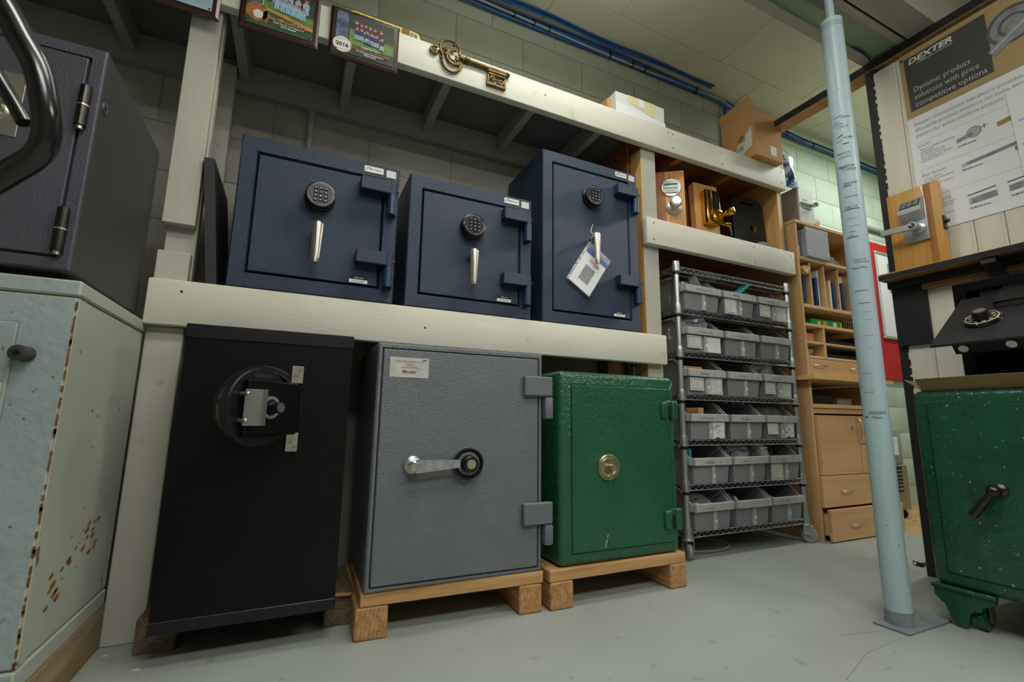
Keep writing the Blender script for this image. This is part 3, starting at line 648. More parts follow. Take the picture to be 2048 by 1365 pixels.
B().tube([(-.47, .70, .45), (-.53, .775, .45)], .008, 10).part('cross_bar', 'handle_black', ht)
B().tube([(-.47, .715, .2), (-.53, .765, .2)], .008, 10).part('cross_bar', 'handle_black', ht)
B().box(-.56, -.43, .56, .80, .001, .012).part('toe_plate', 'handle_black', ht)
B().box(-.48, -.46, .70, .73, .01, .17).box(-.54, -.52, .745, .775, .01, .17).part('foot', 'handle_black', ht)
for c0, c1 in (((-.57, .86, .101), (-.61, .90, .101)), ((-.43, .80, .101), (-.44, .76, .101))): B().cyl(c0, c1, .10, n=24).part('wheel', 'black_plastic', ht)
# keep rail joined to wheels with an axle
B().cyl((-.60, .89, .101), (-.43, .76, .101), .008, n=10).part('axle', 'steel', ht)

# ================================================================ ON THE UPPER BEAM
def plaque(x0, z0, label, w=.253, h=.206):
    t = T('team_plaque', (x0+w/2, 1.675, z0), label, 'plaque')
    b = B(); y = 1.6757; c = .014
    V_ = [(x0, y, z0), (x0+w, y, z0), (x0+w, y, z0+h), (x0, y, z0+h)]+[(x0, y-.010, z0), (x0+w, y-.010, z0), (x0+w, y-.010, z0+h), (x0, y-.010, z0+h)]
    V_ += [(x0+c*.6, y-.017, z0+c*.6), (x0+w-c*.6, y-.017, z0+c*.6), (x0+w-c*.6, y-.017, z0+h-c*.6), (x0+c*.6, y-.017, z0+h-c*.6)]
    F_ = [[0, 3, 2, 1][::-1]]
    for l in range(2):
        for k in range(4): F_.append([l*4+(k+1) % 4, l*4+k, l*4+4+k, l*4+4+(k+1) % 4][::1])
    F_.append([11, 10, 9, 8]); b.add(V_, F_).part('backboard', 'plaque_wood', t, 'dark cherry wood backboard', ang=15)
    pl = bx('plate', 'stadium', t, x0+.020, x0+w-.020, y-.0188, y-.0172, z0+.018, z0+h-.018, bev=.0004)
    for a in (.026, w-.026):
        for q in (.024, h-.024): B().lathe((x0+a, y-.0187, z0+q), (0, -1, 0), [(.0038, 0), (.0036, .001), (.002, .0018)], 12).part('pin', 'old_iron', t)
    return t, pl, y-.0190
def patch(pl, name, mat, x0, z0, quad, y):
    return B().prism([(x0+a, y, z0+q) for a, q in quad], (0, -.0002, 0)).part(name, mat, pl)
def disc(b, x, y, z, rx, rz, n=14, mi=0):
    return b.prism([(x+rx*math.cos(2*PI*i/n), y, z+rz*math.sin(2*PI*i/n)) for i in range(n)], (0, -.0002, 0), mi)
# leftmost plaque: only its lower right corner is in view
t, pl, py = plaque(-.592, 1.945, 'leftmost of the three team plaques, silver-blue plate cut off by the picture top')
patch(pl, 'picture', 'sky_print', -.592, 1.945, [(.02, .018), (.233, .018), (.233, .188), (.02, .188)], py)
for s_, z, w_, xx, m in (('Baseball', 1.969, .050, -.500, 'ink'), ('Thank You For Supporting', 1.981, .10, -.500, 'ink'), ('Lock & Safe', 1.998, .11, -.475, 'label_blue')):
    text(pl, s_, (xx, py-.0004, z), FX, FZ, .012, m, width=w_, align='CENTER', bold=.01)
def team(pl, x0, z0, y, people, jersey, cap, trousers):
    for k, (u, v, s_) in enumerate(people):
        b = B(); x, z = x0+u, z0+v
        yy = y-.0003-.00025*(k+1)
        b.prism([(x-.008*s_, yy, z-.020*s_), (x-.001*s_, yy, z-.020*s_), (x, yy, z-.004*s_), (x+.001*s_, yy, z-.020*s_), (x+.008*s_, yy, z-.020*s_), (x+.007*s_, yy, z+.002*s_), (x-.007*s_, yy, z+.002*s_)], (0, -.0002, 0), 2)
        b.prism([(x-.008*s_, yy-.0001, z-.001*s_), (x+.008*s_, yy-.0001, z-.001*s_), (x+.0095*s_, yy-.0001, z+.012*s_), (x+.006*s_, yy-.0001, z+.018*s_), (x-.006*s_, yy-.0001, z+.018*s_), (x-.0095*s_, yy-.0001, z+.012*s_)], (0, -.0002, 0), 0)
        disc(b, x, yy-.0002, z+.0235*s_, .0052*s_, .0062*s_, 10, 3)
        b.prism([(x-.0056*s_, yy-.0003, z+.0255*s_), (x+.0056*s_, yy-.0003, z+.0255*s_), (x+.004*s_, yy-.0003, z+.0315*s_), (x-.004*s_, yy-.0003, z+.0315*s_)], (0, -.0002, 0), 1)
        b.part('printed_player', [jersey, cap, trousers, 'skin_print'], pl)
# middle plaque
x0, z0 = -.283, 1.953
t, pl, py = plaque(x0, z0, 'middle plaque, green field photo with brown glove and orange lettering')
q = lambda n_, m, *pts, d=0: patch(pl, n_, m, x0, z0, pts, py-d)
q('field', 'grass_dark', (.02, .018), (.233, .018), (.233, .188), (.02, .188))
q('trees', 'trees', (.072, .12), (.233, .10), (.233, .188), (.072, .188), d=.0001)
q('lawn', 'grass', (.072, .094), (.233, .070), (.233, .105), (.072, .125), d=.0002)
q('base_path', 'dirt', (.08, .086), (.233, .055), (.233, .068), (.08, .096), d=.0003)
q('crowd', 'stadium', (.028, .10), (.066, .10), (.066, .188), (.028, .188), d=.0002)
q('foul_pole', 'ball_white', (.067, .10), (.070, .10), (.074, .188), (.071, .188), d=.0004)
b = B(); disc(b, x0+.053, py-.0005, z0+.068, .034, .036, 20); disc(b, x0+.082, py-.0005, z0+.058, .010, .024, 12); b.part('printed_glove', 'glove', pl)
b = B(); disc(b, x0+.058, py-.0010, z0+.060, .0155, .017, 18); b.part('printed_ball', 'ball_white', pl)
team(pl, x0, z0, py, [(.105, .145, 1.15), (.122, .140, 1.1), (.137, .138, 1.1), (.152, .142, 1.15), (.178, .142, 1.1), (.205, .140, 1.25), (.112, .120, 1.05), (.130, .117, 1.05), (.148, .115, 1.05), (.166, .112, 1.05), (.183, .110, 1.05), (.198, .106, 1.0)], 'uni_blue', 'cap_red', 'uni_blue')
text(pl, "Don Hill's Lock and Safe", (x0+.158, py-.0045, z0+.052), FX, (.0, 0, 1), .016, 'orange_print', width=.138, align='CENTER', bold=.02)
text(pl, 'Thank You For Your Support of', (x0+.155, py-.0045, z0+.041), FX, FZ, .010, 'white_print', width=.10, align='CENTER', bold=.01)
text(pl, 'NYAA Baseball', (x0+.155, py-.0045, z0+.031), FX, FZ, .010, 'white_print', width=.048, align='CENTER', bold=.01)
# right plaque
x0, z0 = .0065, 1.955
t, pl, py = plaque(x0, z0, 'right plaque, team in navy shirts with red lettering and a printed baseball')
q('caption_band', 'trees', (.02, .018), (.233, .018), (.233, .07), (.02, .07))
q('lawn', 'grass', (.068, .060), (.233, .062), (.233, .12), (.068, .14), d=.0001)
q('trees', 'trees', (.068, .125), (.233, .105), (.233, .188), (.068, .188), d=.0002)
q('stadium', 'stadium', (.021, .062), (.064, .062), (.064, .188), (.021, .188), d=.0001)
q('frame_line', 'ink', (.064, .062), (.067, .062), (.067, .188), (.064, .188), d=.0003)
b = B(); disc(b, x0+.046, py-.0006, z0+.048, .033, .032, 28); ba = b.part('printed_ball', 'ball_white', pl)
b = B()
for s_ in (-1, 1):
    for k in range(12):
        u = -.024+.004*k; zz = z0+.048+s_*(.0195+.0030*math.cos(u*55)); b.strip([(x0+.046+u, py-.0008, zz-.002), (x0+.048+u, py-.0008, zz+.002)], .0012, (0, -1, 0))
b.part('seam', 'cap_red', ba, kind='stuff')
text(ba, '2016', (x0+.046, py-.0011, z0+.0405), FX, FZ, .021, 'ink', width=.044, align='CENTER', bold=.02)
team(pl, x0, z0, py, [(.092, .128, 1.25), (.110, .128, 1.0), (.126, .130, 1.0), (.142, .127, 1.0), (.160, .125, 1.0), (.183, .118, 1.25), (.094, .106, 1.05), (.111, .106, 1.05), (.132, .103, 1.05), (.150, .099, 1.05), (.168, .098, 1.05), (.188, .092, 1.1)], 'uni_navy', 'cap_red', 'uni_grey')
b = B(); b.prism([(x0+.118, py-.0045, z0+.083), (x0+.150, py-.0045, z0+.078), (x0+.154, py-.0045, z0+.090), (x0+.140, py-.0045, z0+.093)], (0, -.0002, 0)); b.part('printed_player', 'label_blue', pl)
for s_, z, m, w_ in (('A Special Thank You to', .0545, 'white_print', .066), ("Don Hill's Lock & Safe", .0425, 'red_print', .145), ('For Your Support & Sponsorship of', .034, 'white_print', .098), ('NYAA Baseball', .025, 'white_print', .043)):
    text(pl, s_, (x0+.146, py-.0045, z0+z), FX, FZ, .013 if 'Hill' in s_ else .0085, m, width=w_, align='CENTER', bold=.015)
# yellow level behind the right plaque
lv = T('spirit_level', (.21, 1.695, 2.158), 'yellow level with black windows lying on the beam behind the right plaque', 'level')
B().prism([(.075, 1.684, 2.1575), (.346, 1.684, 2.1575), (.346, 1.684, 2.172), (.338, 1.684, 2.183), (.31, 1.684, 2.187), (.085, 1.684, 2.187), (.075, 1.684, 2.178)], (0, .022, 0)).part('body', 'yellow', lv)
for k in range(7): bx('window', 'black_plastic', lv, .083+.031*k, .110+.031*k, 1.6832, 1.690, 2.165, 2.181, bev=.001)
bx('window', 'black_plastic', lv, .306, .318, 1.6832, 1.690, 2.1605, 2.181, bev=.001); bx('window', 'black_plastic', lv, .321, .334, 1.6832, 1.690, 2.1605, 2.179, bev=.001)
bx('wrap', 'cardboard_dark', lv, .274, .303, 1.682, 1.709, 2.1576, 2.1895, bev=.001, label='brown wrap near the right end')

# ornamental brass key screwed to the beam
ky = T('ornamental_key', (.55, 1.67, 2.05), 'large ornamental antique-brass key screwed to the upper beam', 'key')
yk = 1.668
def arc(cx, cz, r0, r1, a0, a1, n=18, y=yk, sx=1.): return [(cx+sx*(r0+(r1-r0)*i/n)*math.cos(rad(a0+(a1-a0)*i/n)), y, cz+(r0+(r1-r0)*i/n)*math.sin(rad(a0+(a1-a0)*i/n))) for i in range(n+1)]
b = B()
b.tube(arc(.470, 2.152, .040, .040, -20, 215, 22, sx=1.1)+arc(.445, 2.142, .022, .006, 215, 520, 18), .0052, 8)
b.tube(arc(.478, 2.090, .041, .041, 20, -190, 22, sx=.95)+[(.437, yk, 2.115), (.432, yk, 2.128)]+arc(.405, 2.122, .022, .007, 20, 420, 24), .0055, 8)
b.tube(arc(.487, 2.116, .030, .030, 100, 340, 20), .005, 8); b.tube(arc(.490, 2.122, .030, .008, 80, 430, 24), .0042, 8)
b.tube(arc(.505, 2.098, .022, .006, -70, 330, 20), .0042, 8)
for x, z in ((.487, 2.176), (.430, 2.098), (.462, 2.098), (.452, 2.142), (.408, 2.118), (.497, 2.112)): b.sphere((x, yk-.002, z), .0058, 6)
b.part('bow', 'bronze', ky)
b = B(); b.lathe((.512, yk, 2.126), (.225, 0, -.002), [(.010, 0), (.013, .006), (.014, .016), (.011, .022), (.015, .026), (.015, .029), (.011, .033), (.0145, .038), (.0145, .042), (.0105, .047), (.0105, .205), (.008, .21), (.011, .214), (.0125, .22), (.010, .228), (.006, .232)], 20); b.part('shank', 'bronze', ky)
bit = B(); bx0, bx1 = .638, .727
fr = [(bx0, 2.116, bx1, 2.108), (bx0+.001, 2.108, bx1-.003, 2.100)]
bit.box(bx0, bx1, yk-.010, yk+.006, 2.106, 2.122, bev=.004).box(bx0+.002, bx1-.004, yk-.007, yk+.006, 2.096, 2.107, bev=.003)
bit.box(bx0-.001, bx0+.010, yk-.005, yk+.006, 2.052, 2.098, bev=.002).box(bx1-.012, bx1-.001, yk-.005, yk+.006, 2.052, 2.098, bev=.002).box(bx0-.003, bx1-.001, yk-.007, yk+.006, 2.046, 2.060, bev=.002)
bit.tube(arc(.664, 2.082, .012, .004, 200, -200, 16, yk-.002), .0042, 6).tube(arc(.702, 2.078, .013, .004, 20, -380, 16, yk-.002), .0042, 6).tube([(.655, yk-.002, 2.062), (.680, yk-.002, 2.078), (.690, yk-.002, 2.068), (.712, yk-.002, 2.062)], .0042, 6)
for x in (.645, .665, .683, .7, .717): bit.sphere((x, yk-.004, 2.063), .004, 5)
bit.part('bit', 'bronze', ky)
B().lathe((.417, yk-.003, 2.130), (0, -1, 0), [(.0065, -.008), (.0065, 0), (.004, .0025)], 14).part('screw', 'chrome', ky)

# boxes on top of the shelf
wbx = T('white_box', (1.51, 1.80, 2.158), 'flat white carton with a torn brown front label on the upper shelf', 'box')
X = Matrix.Translation((1.51, 1.80, 2.1295)) @ Matrix.Rotation(rad(0), 4, 'Z') @ Matrix.Translation((-1.51, -1.80, -2.158))
bo = B().box(1.352, 1.672, 1.702, 1.90, 2.158, 2.315, bev=.002, X=X).part('carton', 'white_card', wbx)
B().prism([(1.425, 1.7015, 2.262), (1.44, 1.7015, 2.247), (1.48, 1.7015, 2.238), (1.53, 1.7015, 2.225), (1.57, 1.7015, 2.212), (1.588, 1.7015, 2.208), (1.605, 1.7015, 2.215), (1.612, 1.7015, 2.2865), (1.425, 1.7015, 2.2865)], (0, -.0008, 0)).part('torn_patch', 'cream', bo, 'bare brown board where the label was torn off')
B().prism([(1.495, 1.7006, 2.286), (1.53, 1.7006, 2.286), (1.536, 1.7006, 2.252), (1.515, 1.7006, 2.238), (1.497, 1.7006, 2.246), (1.502, 1.7006, 2.262)], (0, -.0006, 0)).part('label_remnant', 'white_print', bo)
B().prism([(1.350, 1.7015, 2.130), (1.674, 1.7015, 2.130), (1.674, 1.7015, 2.195), (1.60, 1.7015, 2.200), (1.44, 1.7015, 2.222), (1.352, 1.7015, 2.228)], (0, -.002, 0)).part('lid_lip', 'white_print', bo)
B().prism([(1.351, 1.74, 2.26), (1.351, 1.86, 2.275), (1.351, 1.86, 2.17), (1.351, 1.74, 2.17)], (-.025, 0, 0)).part('side_flap', 'cardboard', bo)
cb = T('cardboard_box', (2.41, 1.75, 2.158), 'open brown cardboard carton with a raised flap on the end of the upper beam', 'box')
bb = B().box(2.296, 2.535, 1.637, 1.862, 2.1575, 2.452, bev=.002, seg=1).part('carton', 'cardboard', cb)
B().prism([(2.2955, 1.637, 2.451), (2.2955, 1.862, 2.451), (2.283, 1.862, 2.515), (2.276, 1.637, 2.525)], (.004, 0, 0)).part('flap', 'cardboard', bb)
B().prism([(2.536, 1.64, 2.451), (2.536, 1.86, 2.451), (2.60, 1.86, 2.425), (2.60, 1.64, 2.425)], (0, 0, .004)).part('flap', 'cardboard', bb)
lb = B().prism([(2.2955, 1.655, 2.345), (2.2955, 1.655, 2.225), (2.2955, 1.80, 2.165), (2.2955, 1.83, 2.205)], (-.0008, 0, 0)).part('shipping_label', 'paper', bb)
br = B()
rr = random.Random(3)
for k in range(16):
    u = 1.715+.0042*k+.0006*rr.random(); w_ = .0009+.0016*rr.random()
    if k in (7, 8): continue
    br.prism([(2.2946, u, 2.222), (2.2946, u+w_, 2.222), (2.2946, u+w_, 2.258), (2.2946, u, 2.258)], (-.0003, 0, 0))
for k in range(5): br.prism([(2.2946, 1.70, 2.275+.009*k), (2.2946, 1.735+.006*(k % 3), 2.272+.009*k), (2.2946, 1.735+.006*(k % 3), 2.276+.009*k), (2.2946, 1.70, 2.279+.009*k)], (-.0003, 0, 0))
br.part('label_print', 'ink', lb)
B().box(2.425, 2.478, 1.6362, 1.6372, 2.185, 2.245).part('tape', 'paint_beige', bb, 'pale tape square')
B().box(2.02, 2.18, 1.88, 2.06, 2.1285, 2.335, bev=.003).top('small_carton', 'cardboard_dark', (2.1, 1.97, 2.1285), 'small dark brown carton half hidden behind the open cardboard box', 'box')
# printed bag hanging from the beam end
bg = T('printed_bag', (2.66, 1.70, 2.07), 'shiny blue and white printed bag hung beside the end of the upper beam', 'bag')
V_ = []; F_ = []
for j in range(9):
    v = j/8
    for i in range(5):
        u = i/4; th = .018*math.sin(PI*v)*math.sin(PI*u)+.002
        V_.append((2.622+.022*(1-v)+.088*u+.012*(1-v)*0, 1.694-th+.004*math.sin(9*v+3*u), 2.075+.195*v))
for j in range(8):
    for i in range(4): F_.append([j*5+i, j*5+i+1, j*5+i+6, j*5+i+5])
nv = len(V_); V_ += [(x, 1.702, z) for x, y, z in V_]; F_ += [[nv+a for a in f][::-1] for f in F_]
for j in range(8): F_ += [[j*5, j*5+5, nv+j*5+5, nv+j*5], [j*5+9, j*5+4, nv+j*5+4, nv+j*5+9]]
B().add(V_, F_).part('pouch', 'bag_blue', bg, ang=60)
bx('crimp', 'binder_blue', bg, 2.619, 2.712, 1.696, 1.7035, 2.268, 2.276, bev=.001); bx('crimp', 'binder_blue', bg, 2.642, 2.736, 1.696, 1.7035, 2.068, 2.076, bev=.001)
B().tube(smooth([(2.68, 1.70, 2.275), (2.684, 1.72, 2.33), (2.69, 1.80, 2.40), (2.70, 2.09, 2.70)]), .0012, 6).part('string', 'ink', bg)

# cables along the wall top
cbt = T('cable_bundle', (1.8, 2.08, 2.89), 'bundle of blue and grey cables tied along the top of the block wall', 'cable')
rr = random.Random(5)
for k, (y, z, r_, m) in enumerate(((2.098, 2.916, .007, 'cable_blue'), (2.088, 2.902, .0065, 'cable_grey'), (2.098, 2.892, .0075, 'cable_blue'), (2.084, 2.918, .006, 'cable_blue_dark'), (2.099, 2.905, .006, 'cable_blue_dark'))):
    pts = []
    for i in range(26):
        x = -.2+.112*i; pts.append((x, y+.005*math.sin(x*3+k*2), z+.008*math.sin(x*2.1+k*1.7)))
    pts += [(2.66, y, z-.012), (2.80, y, z-.035), (3.1, y, z-.05+.01*k % .02), (3.5, y, z-.06), (3.9, y, z-.055), (4.4, y, z-.06), (5.0, y, z-.06)]
    B().tube(pts, r_, 8).part('cable', m, cbt)
for x in (.95, 1.08, 1.18, 1.62, 1.80, 1.9, 2.35): B().lathe((x, 2.093, 2.905), (1, 0, 0), [(.019, 0), (.021, .002), (.021, .006), (.019, .008)], 12).part('cable_tie', 'ink', cbt)
for x in (3.3, 3.62, 4.0): B().lathe((x, 2.093, 2.848), (1, 0, 0), [(.019, 0), (.021, .002), (.021, .006), (.019, .008)], 12).part('cable_tie', 'ink', cbt)
B().tube(smooth([(2.9, 2.082, 2.842), (3.15, 2.078, 2.85), (3.4, 2.084, 2.835), (3.55, 2.09, 2.845)]), .007, 8).part('cable', 'cable_purple', cbt)
B().tube(smooth([(2.62, 2.10, 2.885), (2.632, 2.10, 2.84), (2.628, 2.10, 2.7), (2.625, 2.10, 2.5), (2.63, 2.10, 2.2)]), .008, 8).part('cable', 'cable_blue', cbt)
B().tube(smooth([(2.64, 2.098, 2.89), (2.648, 2.10, 2.83), (2.645, 2.10, 2.6), (2.645, 2.10, 2.2)]), .007, 8).part('cable', 'cable_blue_dark', cbt)
c2 = T('ceiling_cables', (1.4, 2.04, 2.92), 'pair of dark blue cables stapled to the ceiling along the wall', 'cable')
for k in range(2): B().tube([(-.2+.14*i, 2.045-.018*k+.006*math.sin(i*1.1+k), 2.926+.004*math.sin(i*.8)) for i in range(20)], .007, 8).part('cable', 'cable_blue_dark' if k else 'cable_blue', c2)
wt = B().tube(smooth([(2.30, 1.10, 2.424), (2.40, 1.105, 2.436), (2.52, 1.125, 2.434)]), .005, 8).top('loose_cable', 'cable_blue_dark', (2.4, 1.1, 2.424), 'short blue cable running from the girder to the top of the partition', 'cable')
B().cyl((-.035, 2.105, 1.04), (-.035, 2.105, 1.985), .0125, n=16).top('wall_conduit', 'wall_grey', (-.035, 2.105, 1.04), 'thin grey painted conduit running down the block wall behind the blue safes', 'conduit')
B().box(4.25, 5.1, 2.085, 2.118, 2.262, 2.285, bev=.002).top('cable_raceway', 'alu', (4.6, 2.1, 2.262), 'thin grey raceway on the mint wall above the red board', 'raceway')

# ================================================================ CUBBY WITH LOCK DISPLAYS
kd = T('knob_display', (1.73, 1.76, 1.6265), 'wooden display board with a keyed silver knob and an occupied indicator', 'lock display')
Xk = Matrix.Translation((1.745, 1.797, 1.6265)) @ Matrix.Rotation(rad(-35), 4, 'Z') @ Matrix.Rotation(rad(-1), 4, 'X')
kb = B().box(-.10, .10, -.022, .018, 0, .352, bev=.002, X=Xk).part('board', 'fir', kd)
B().box(-.1005, -.0, -.0225, -.0215, .003, .350, X=Xk).part('board_stripe', 'fir_dark', kb)
B().lathe((0, 0, 0), (0, -1, 0), [(.052, 0), (.052, .005), (.050, .007)], 40, 0, Xk @ Matrix.Translation((.030, -.0222, .252))).part('indicator_plate', 'satin', kd)
ip = B().box(-.012, .066, -.036, -.0285, .220, .288, bev=.001, X=Xk).part('indicator', 'sticker_white', kd)
for z0, z1, m in ((.262, .272, 'led_green'), (.242, .248, 'grey_print')): B().box(-.006, .060, -.0368, -.0358, z0, z1, X=Xk).part('indicator_strip', m, ip)
text(ip, 'VACANT', Xk @ Vector((.0, -.0362, .2255)), (Xk.to_3x3() @ Vector((1, 0, 0))), (Xk.to_3x3() @ Vector((0, 0, 1))), .011, 'grey_print', width=.05)
B().lathe((0, 0, 0), (0, -1, 0), [(.044, 0), (.044, .004), (.030, .012), (.016, .016), (.016, .030), (.022, .036), (.030, .044), (.032, .066), (.030, .076), (.024, .080), (.021, .079)], 40, 0, Xk @ Matrix.Translation((.040, -.0222, .140))).part('knob', 'satin', kd, 'satin silver knob')
B().lathe((0, 0, 0), (0, -1, 0), [(.0195, 0), (.0195, .003)], 28, 0, Xk @ Matrix.Translation((.040, -.1012, .140))).box(-.002, .002, -.007, -.0029, -.008, .008, X=Xk @ Matrix.Translation((.040, -.1003, .140))).part('keyway', 'chrome', kd)
B().lathe((0, 0, 0), (0, -1, 0), [(.004, 0), (.003, .002)], 10, 0, Xk @ Matrix.Translation((.026, -.0222, .315))).part('screw', 'old_iron', kd)

gd_ = T('keypad_lock_display', (2.02, 1.78, 1.6265), 'wooden display board with a polished brass push-button lock', 'lock display')
Xg = Matrix.Translation((2.035, 1.79, 1.6265)) @ Matrix.Rotation(rad(-4), 4, 'Z') @ Matrix.Rotation(rad(-2), 4, 'X')
B().box(-.085, .085, -.02, .022, 0, .345, bev=.002, X=Xg).part('board', 'fir', gd_)
gl = B().box(-.042, .058, -.062, -.021, .088, .292, bev=.006, X=Xg, seg=2).part('lock_case', 'brass', gd_, 'polished brass lock case')
B().box(-.030, -.010, -.064, -.0615, .10, .285, bev=.001, X=Xg).part('case_groove', 'brass_dark', gl)
pnl = B().box(-.002, .050, -.066, -.0615, .175, .284, bev=.001, X=Xg).part('button_panel', 'black_gloss', gl)
for k in range(5):
    B().lathe((0, 0, 0), (0, -1, 0), [(.006, 0), (.005, .002)], 12, 0, Xg @ Matrix.Translation((.024, -.066, .266-.018*k))).part('button', 'old_iron', pnl)
B().box(-.012, .056, -.078, -.0615, .100, .172, bev=.008, X=Xg, seg=2).part('thumb_plate', 'brass', gl)
B().lathe((0, 0, 0), (.25, -1, 0), [(.022, 0), (.022, .015), (.015, .02), (.013, .045), (.021, .055), (.024, .075), (.020, .088), (.016, .090)], 30, 0, Xg @ Matrix.Translation((.030, -.070, .132))).part('knob', 'brass', gl)
B().cyl((.085, -.01, .128), (.135, -.012, .126), .013, n=20, X=Xg).cyl((.135, -.012, .126), (.165, -.012, .124), .017, n=20, X=Xg).part('latch', 'brass', gd_)
B().cyl((.165, -.012, .12), (.172, -.012, .06), .008, n=12, X=Xg).part('latch_tail', 'old_iron', gd_)
sd = T('side_lock_board', (1.90, 1.93, 1.6265), 'darker lock board standing further back between the two front display boards', 'lock display')
B().box(1.905, 2.0, 1.86, 1.90, 1.6265, 1.965, bev=.002).part('board', 'fir_dark', sd)
B().lathe((1.9045, 1.88, 1.735), (-1, 0, 0), [(.020, 0), (.020, .004), (.014, .008), (.014, .022), (.018, .026)], 20).part('knob', 'satin', sd)
B().box(1.86, 1.895, 1.95, 2.03, 1.6265, 1.80, bev=.004).top('grey_lock_case', 'safe_charcoal', (1.88, 1.99, 1.6265), 'dark grey lock case at the back of the cubby beside the knob display', 'lock')
kb_ = T('black_board', (2.35, 1.80, 1.6265), 'black board with rounded top corners, a handle slot and a round hole', 'board')
Xb = Matrix.Translation((2.422, 1.80, 1.6265)) @ Matrix.Rotation(rad(-4), 4, 'Z') @ Matrix.Rotation(rad(-3), 4, 'X')
def ell(cx, cz, rx, rz, n=20): return [(cx+rx*math.cos(2*PI*i/n), cz+rz*math.sin(2*PI*i/n)) for i in range(n)]
bmk = bmesh.new()
def loop_edges(pts):
    vs = [bmk.verts.new((x, 0, z)) for x, z in pts]; return [bmk.edges.new((vs[i], vs[(i+1) % len(vs)])) for i in range(len(vs))]
outer = [(-.128, 0), (.128, 0)]+[(.128-.055+.055*math.cos(rad(a)), .365-.055+.055*math.sin(rad(a))) for a in range(0, 91, 15)]+[(-.128+.055+.055*math.cos(rad(a)), .365-.055+.055*math.sin(rad(a))) for a in range(90, 181, 15)]
E_ = loop_edges(outer)+loop_edges(ell(.028, .172, .031, .031, 24))+loop_edges([(x, z) for x, z in [(-.042, .318), (.048, .318), (.055, .325), (.052, .333), (.03, .337), (-.03, .337), (-.048, .333), (-.05, .325)]])
bmesh.ops.triangle_fill(bmk, edges=E_, use_beauty=True); bmesh.ops.dissolve_limit(bmk, angle_limit=.01, verts=bmk.verts, edges=bmk.edges)
g_ = bmesh.ops.extrude_face_region(bmk, geom=list(bmk.faces)); bmesh.ops.translate(bmk, vec=(0, .022, 0), verts=[v for v in g_['geom'] if isinstance(v, bmesh.types.BMVert)])
bmesh.ops.recalc_face_normals(bmk, faces=bmk.faces); bmk.verts.index_update()
B().add([v.co.copy() for v in bmk.verts], [[v.index for v in f.verts] for f in bmk.faces], 0, Xb).part('board', 'black_wood', kb_); bmk.free()
B().lathe((0, 0, 0), (0, 1, 0), [(.0308, .001), (.0308, .0215), (.029, .0215), (.029, .001)], 24, 0, Xb @ Matrix.Translation((.028, 0, .172)), ring=True).part('hole_edge', 'cardboard_dark', kb_, 'raw brown edge inside the hole')
B().box(2.20, 2.32, 1.90, 2.0, 1.6265, 1.74, bev=.004).top('navy_case', 'dark_navy', (2.26, 1.95, 1.6265), 'dark navy case in the back of the cubby beside the black board', 'case')
B().prism([(2.36, 1.735, 1.6265)]+[(2.455-.098*math.cos(PI*k/14), 1.735, 1.6285+.055*math.sin(PI*k/14)) for k in range(15)]+[(2.555, 1.735, 1.6265)], (0, .02, 0)).top('round_dish', 'satin', (2.455, 1.745, 1.6265), 'pale grey rounded dish standing in front of the black board', 'dish')

# ================================================================ WIRE RACK AND BINS
rk = T('wire_rack', (2.125, 1.88, 0), 'chrome wire shelving rack on casters with seven shelves of bins', 'rack')
PXL, PXR, PYF, PYB = 1.700, 2.545, 1.70, 2.045
ZS = (.122, .332, .540, .758, .968, 1.186, 1.405)
for x in (PXL, PXR):
    for y in (PYF, PYB):
        B().lathe((x, y, .105), (0, 0, 1), [(.0135, 0), (.0135, 1.318), (.0125, 1.323)], 16).part('post', 'post_steel', rk)
w = B()
for y in (PYF-.004, PYB+.004):
    w.tube([(PXL, y, 0), (PXR, y, 0)], .0034, 6).tube([(PXL, y, -.024), (PXR, y, -.024)], .0034, 6)
    w.tube([(PXL+.02+.0403*i/2, y, -.002 if i % 2 else -.022) for i in range(41)], .002, 4)
for x in (PXL-.004, PXR+.004):
    w.tube([(x, PYF, 0), (x, PYB, 0)], .0034, 6).tube([(x, PYF, -.024), (x, PYB, -.024)], .0034, 6)
    w.tube([(x, PYF+.02+.0152*i, -.002 if i % 2 else -.022) for i in range(21)], .002, 4)
for i in range(32): w.tube([(PXL+.014+.0264*i, PYF, .0015), (PXL+.014+.0264*i, PYB, .0015)], .0018, 4)
for y in (1.80, 1.94): w.tube([(PXL, y, -.003), (PXR, y, -.003)], .003, 6)
w.v = [v for v in w.v]; sm = w.mesh('wire_shelf', 'wire_steel', Vector((2.125, 1.88, 0)))
cm = B().lathe((0, 0, 0), (0, 0, 1), [(.0165, -.030), (.0195, -.026), (.0195, .004), (.018, .018), (.0165, .026)], 16).mesh('collar', 'zinc')
cr_ = B().lathe((0, 0, 0), (0, 0, 1), [(.0165, -.042), (.0165, -.0305)], 16).mesh('collar_ring', 'black_plastic')
def inst(name, me, par, loc):
    o = bpy.data.objects.new(name, me); COL.objects.link(o); o.parent = par; o.location = loc; ORG[o.name] = ORG[par.name]; return o
for z in ZS:
    inst('wire_shelf', sm, rk, (0, 0, z))
    for x in (PXL, PXR):
        for y in (PYF, PYB):
            c = inst('collar', cm, rk, (x-2.125, y-1.88, z)); inst('collar_ring', cr_, c, (0, 0, 0))
